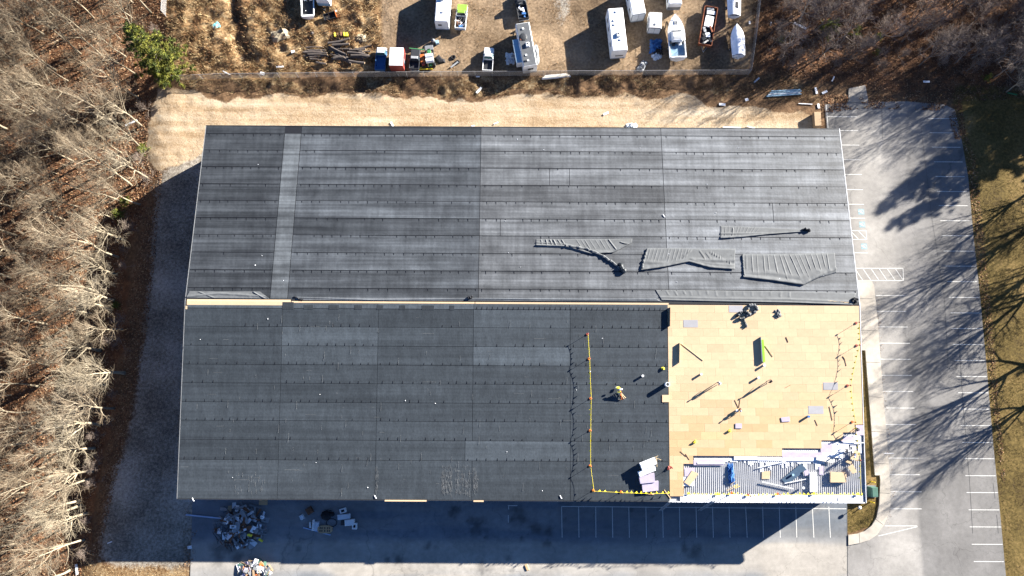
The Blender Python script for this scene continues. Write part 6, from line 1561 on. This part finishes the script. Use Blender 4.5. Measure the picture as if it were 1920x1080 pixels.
# ------------------------------------------------------------------ beside the building
x, y = P(1633, 921); t = thing('utility_box', 'dark green utility transformer box on the grass by the lower right wall', 'utility box', (x, y, 0), -.02)
k = MB(); k.box((0, 0, .06), (1.6, 1.9, .12)); k.build('pad', 'grey_paint', t); k = MB(); k.box((-.1, .0, .75), (1.1, 1.6, 1.3), top=.96); k.build('cabinet', 'deep_green', t, bevel=.05); k = MB(); k.box((-.05, 0, 1.425), (.8, 1.4, .04)); k.build('lid', 'deep_green', t); k = MB(); k.box((.5, 0, .65), (.12, 1.5, 1.0)); k.build('door', 'deep_green', t)
for a, b, l in [(1634, 903, 'yellow bollard above the green utility box'), (1632, 941, 'yellow bollard below the green utility box')]:
    x, y = P(a, b); t = thing('bollard', l, 'bollard', (x, y, 0)); k = MB(); k.tube([(0, 0, -.2), (0, 0, 1.15)], .085, 8); k.build('post', 'yellow_paint', t); k = MB(); k.ell((0, 0, 1.15), (.085, .085, .07), 8, 4, z0=0); k.build('cap', 'yellow_paint', t)
x, y = P(1606, 950); t = thing('light_pole', 'short dark pole with a white lamp head at the lower right corner of the warehouse', 'light pole', (x, y, 0)); k = MB(); k.tube([(0, 0, 0), (0, 0, 1.1)], .06, 6); k.build('pole', 'dark_paint', t); k = MB(); k.ell((0, 0, 1.15), (.28, .28, .2), 8, 6); k.build('lamp_head', 'white_paint', t)
x, y = P(1652, 848); t = thing('street_sign', 'white sign post standing on the sidewalk edge', 'sign', (x, y, .15)); k = MB(); k.tube([(0, 0, 0), (0, 0, 2.1)], .035, 6); k.build('post', 'silver', t); k = MB(); k.box((0, 0, 2.2), (1.5, .06, .5)); k.build('panel', 'white_trim', t)
# ------------------------------------------------------------------ scrap heaps on the service yard
def heap(c, rad, n, kinds, seed, hgt=1.0, tight=1.0):
    rnd = random.Random(seed); cx_, cy_ = P(*c)
    for i in range(n):
        kd = kinds[rnd.choices(range(len(kinds)), [k_[6] for k_ in kinds])[0]]
        m, nm, lab, (l0, l1), (w0, w1), th, _ = kd
        q = rnd.uniform(0, 2 * pi); f = math.sqrt(rnd.random()) * tight
        dx, dy = rad[0] * f * math.cos(q), rad[1] * f * math.sin(q); z = hgt * (1 - f * f) * rnd.uniform(.3, 1) + .06
        k = MB(); L, W = rnd.uniform(l0, l1), rnd.uniform(w0, w1)
        if nm == 'rod':
            k.tube([(-L / 2, 0, 0), (0, rnd.uniform(-.2, .2), rnd.uniform(-.1, .1)), (L / 2, 0, 0)], W / 2, 5)
        else: k.box((0, 0, 0), (L, W, th), rx=rnd.uniform(-.4, .4), ry=rnd.uniform(-.3, .3))
        o = k.build(nm, m, None, (cx_ + dx, cy_ + dy, z + .1), rnd.uniform(0, pi))
        tag(o, lab, 'scrap', lab)
A = 'in the big scrap heap on the shaded pavement'
heap((455, 983), (3.9, 3.4), 150, [('white_foam', 'panel', 'white panel piece ' + A, (.5, 1.3), (.4, .9), .04, 1.6), ('tarp_white', 'panel', 'pale blue sheet piece ' + A, (.5, 1.5), (.3, .9), .04, 1.8), ('grey_paint', 'plank', 'grey plank ' + A, (1.0, 3.0), (.12, .35), .05, 4), ('brown_wood', 'plank', 'brown wooden plank ' + A, (.7, 2.0), (.2, .6), .06, 4), ('dark_paint', 'rod', 'dark bent rod ' + A, (.8, 2.4), (.05, .09), .05, 5), ('plywood', 'plank', 'tan board piece ' + A, (.4, 1.0), (.3, .6), .05, 1), ('silver', 'sheet', 'grey metal sheet ' + A, (.8, 2.0), (.4, 1.0), .03, 3)], 5, 1.1)
heap((430, 1000), (2.4, 2.6), 55, [('dark_paint', 'rod', 'dark rod in the lower left fringe of the big scrap heap', (.8, 2.2), (.04, .08), .05, 4), ('brown_wood', 'plank', 'brown stick in the lower left fringe of the big scrap heap', (.5, 1.4), (.08, .2), .05, 2)], 6, .5)
heap((478, 1068), (2.8, 1.5), 60, [('white_foam', 'panel', 'white panel in the sunlit scrap heap at the bottom edge', (.5, 1.3), (.4, 1.0), .05, 2), ('plywood', 'plank', 'tan board in the sunlit scrap heap at the bottom edge', (.5, 1.6), (.15, .4), .05, 3), ('orange_paint', 'box', 'orange box piece in the sunlit scrap heap at the bottom edge', (.25, .5), (.25, .4), .2, 1), ('grey_paint', 'plank', 'grey piece in the sunlit scrap heap at the bottom edge', (.5, 1.4), (.2, .5), .05, 4), ('deep_green', 'box', 'dark green piece in the sunlit scrap heap at the bottom edge', (.3, .8), (.3, .5), .15, 1), ('lavender_foam', 'panel', 'lavender panel in the sunlit scrap heap at the bottom edge', (.4, 1.0), (.3, .7), .05, 1)], 8, .7)
def lay(a, b, w, h, m, lab, name, cat, z=.03):
    p, q = P(*a), P(*b); L = math.dist(p, q); k = MB(); k.box((0, 0, h / 2), (L, w, h))
    return tag(k.build(name, m, None, ((p[0] + q[0]) / 2, (p[1] + q[1]) / 2, z), math.atan2(q[1] - p[1], q[0] - p[0]), bevel=.015), lab, cat)
lay((349, 965), (419, 972), .22, .14, 'pole_blue', 'long pale blue gutter pole left of the big scrap heap', 'gutter', 'gutter')
lay((486, 941), (502, 941), 1.0, .06, 'cardboard', 'brown cardboard square at the eave beside the big scrap heap', 'cardboard', 'cardboard')
lay((469, 1000), (477, 1002), .35, .3, 'hi_vis', 'yellow bottle piece on the right of the big scrap heap', 'bottle', 'bottle', 1.0); lay((487, 1010), (494, 1014), .3, .25, 'hi_vis', 'yellow plastic piece at the lower right of the big scrap heap', 'scrap', 'scrap', .3)
lay((453, 1023), (466, 1019), .35, .2, 'white_foam', 'white bottle-shaped piece at the foot of the big scrap heap', 'scrap', 'scrap')
def appliance(c, w, l, h, m, lab, rz_a, name, cat, win=None):
    x, y = P(*c); t = thing(name, lab, cat, (x, y, .02), rz_a); k = MB(); k.box((0, 0, h / 2), (w, l, h)); k.build('casing', m, t, bevel=.03)
    if win:
        k = MB(); k.box((0, 0, h + .004), (w * win, l * win, .03)); k.build('window', 'black_rubber', t)
    else:
        k = MB(); k.box((0, -l / 2 - .02, h * .6), (w * .6, .05, .08)); k.build('handle', 'silver', t)
    return t
appliance((644, 957), 1.05, .75, .5, 'white_paint', 'white frame with a dark square opening, topmost of the discarded appliances', .3, 'microwave', 'appliance', .5)
appliance((646, 968), 2.0, .8, .6, 'tarp_white', 'long white appliance lying below the one with the dark opening', .1, 'cabinet', 'appliance'); appliance((657, 978.5), 1.55, .95, .7, 'white_paint', 'white boxy appliance third in the discarded row', .1, 'cabinet', 'appliance')
appliance((666, 985.5), .75, 1.0, .6, 'white_paint', 'small white appliance with a dark panel, lowest in the row', -.05, 'microwave', 'appliance', .45); appliance((645, 979), .8, .9, .4, 'dark_paint', 'dark box left of the third white appliance', 0, 'cabinet', 'appliance')
# oval grate, hose, toilet tank and other bits
x, y = P(610, 992); t = thing('table_base', 'oval tan slatted table top lying on the shaded pavement', 'table top', (x, y, .05)); 
k = MB(); n = 24; out = [(1.2 * math.copysign(abs(math.cos(2 * pi * i / n)) ** .7, math.cos(2 * pi * i / n)), .62 * math.copysign(abs(math.sin(2 * pi * i / n)) ** .7, math.sin(2 * pi * i / n))) for i in range(n)]; k.prism(out, 0, .3); k.build('top', 'cardboard', t)
for xx in (-.75, -.45, 0, .45, .75):
    k = MB(); k.box((xx, .22, .315), (.16, .28, .03)); k.box((xx, -.22, .315), (.16, .28, .03)); k.build('slot', 'dark_paint', t)
lay((569, 989), (620, 1003), .18, .1, 'pole_blue', 'pale blue pole under the oval table top', 'pole', 'pole')
for c, w, l, h, m, lab, r_ in [((588, 984), .35, 1.9, .35, 'white_paint', 'white pedestal piece standing among the discarded fixtures', -.05), ((594, 986), .9, 1.5, .25, 'tarp_white', 'white sheet leaning beside the pedestal piece', .05), ((582, 984), .3, 1.0, .25, 'white_paint', 'narrow white strip left of the pedestal piece', .1), ((567, 969), .7, .8, .5, 'tarp_white', 'crumpled white fixture at the left of the discarded group', .5), ((581, 957), 1.1, 1.1, .5, 'brown_wood', 'brown broken wooden frame above the white fixtures', .6)]:
    x, y = P(*c); k = MB(); k.box((0, 0, h / 2), (w, l, h), top=.85); k.box((w * .2, l * .2, h + .04), (w * .4, l * .3, .1), rz=.3); tag(k.build('fixture', m, None, (x, y, .02), r_, bevel=.04), lab, 'fixture')
x, y = P(622, 980); k = MB(); k.tube([(.85 * math.cos(q / 16 * 2 * pi), .62 * math.sin(q / 16 * 2 * pi), .06) for q in range(17)], .05, 5); tag(k.build('hose_loop', 'black_rubber', None, (x, y, .02)), 'black hose loop beside the oval table top', 'hose')
x, y = P(612, 966); k = MB(); k.ell((0, 0, .2), (.9, .8, .5), 8, 5, z0=0); k.ell((.9, .2, .2), (.5, .4, .4), 7, 4, z0=0); k.tube([(-.4, .5, .3), (.2, .9, .5), (.9, .7, .2)], .06, 5); tag(k.build('motor', 'black_rubber', None, (x, y, 0)), 'black machinery lump between the fixtures and the appliances', 'machinery')
for (a, b, c_, d, lab) in [(985, 1066, .5, 1.1, 'brown rag lying in the sun at the bottom edge of the pavement')]:
    x, y = P(988, 1064); k = MB(); k.box((0, 0, .08), (.6, 1.1, .16), top=.7, rz=.4); tag(k.build('rag', 'cardboard', None, (x, y, .02), bevel=.05), lab, 'rag')
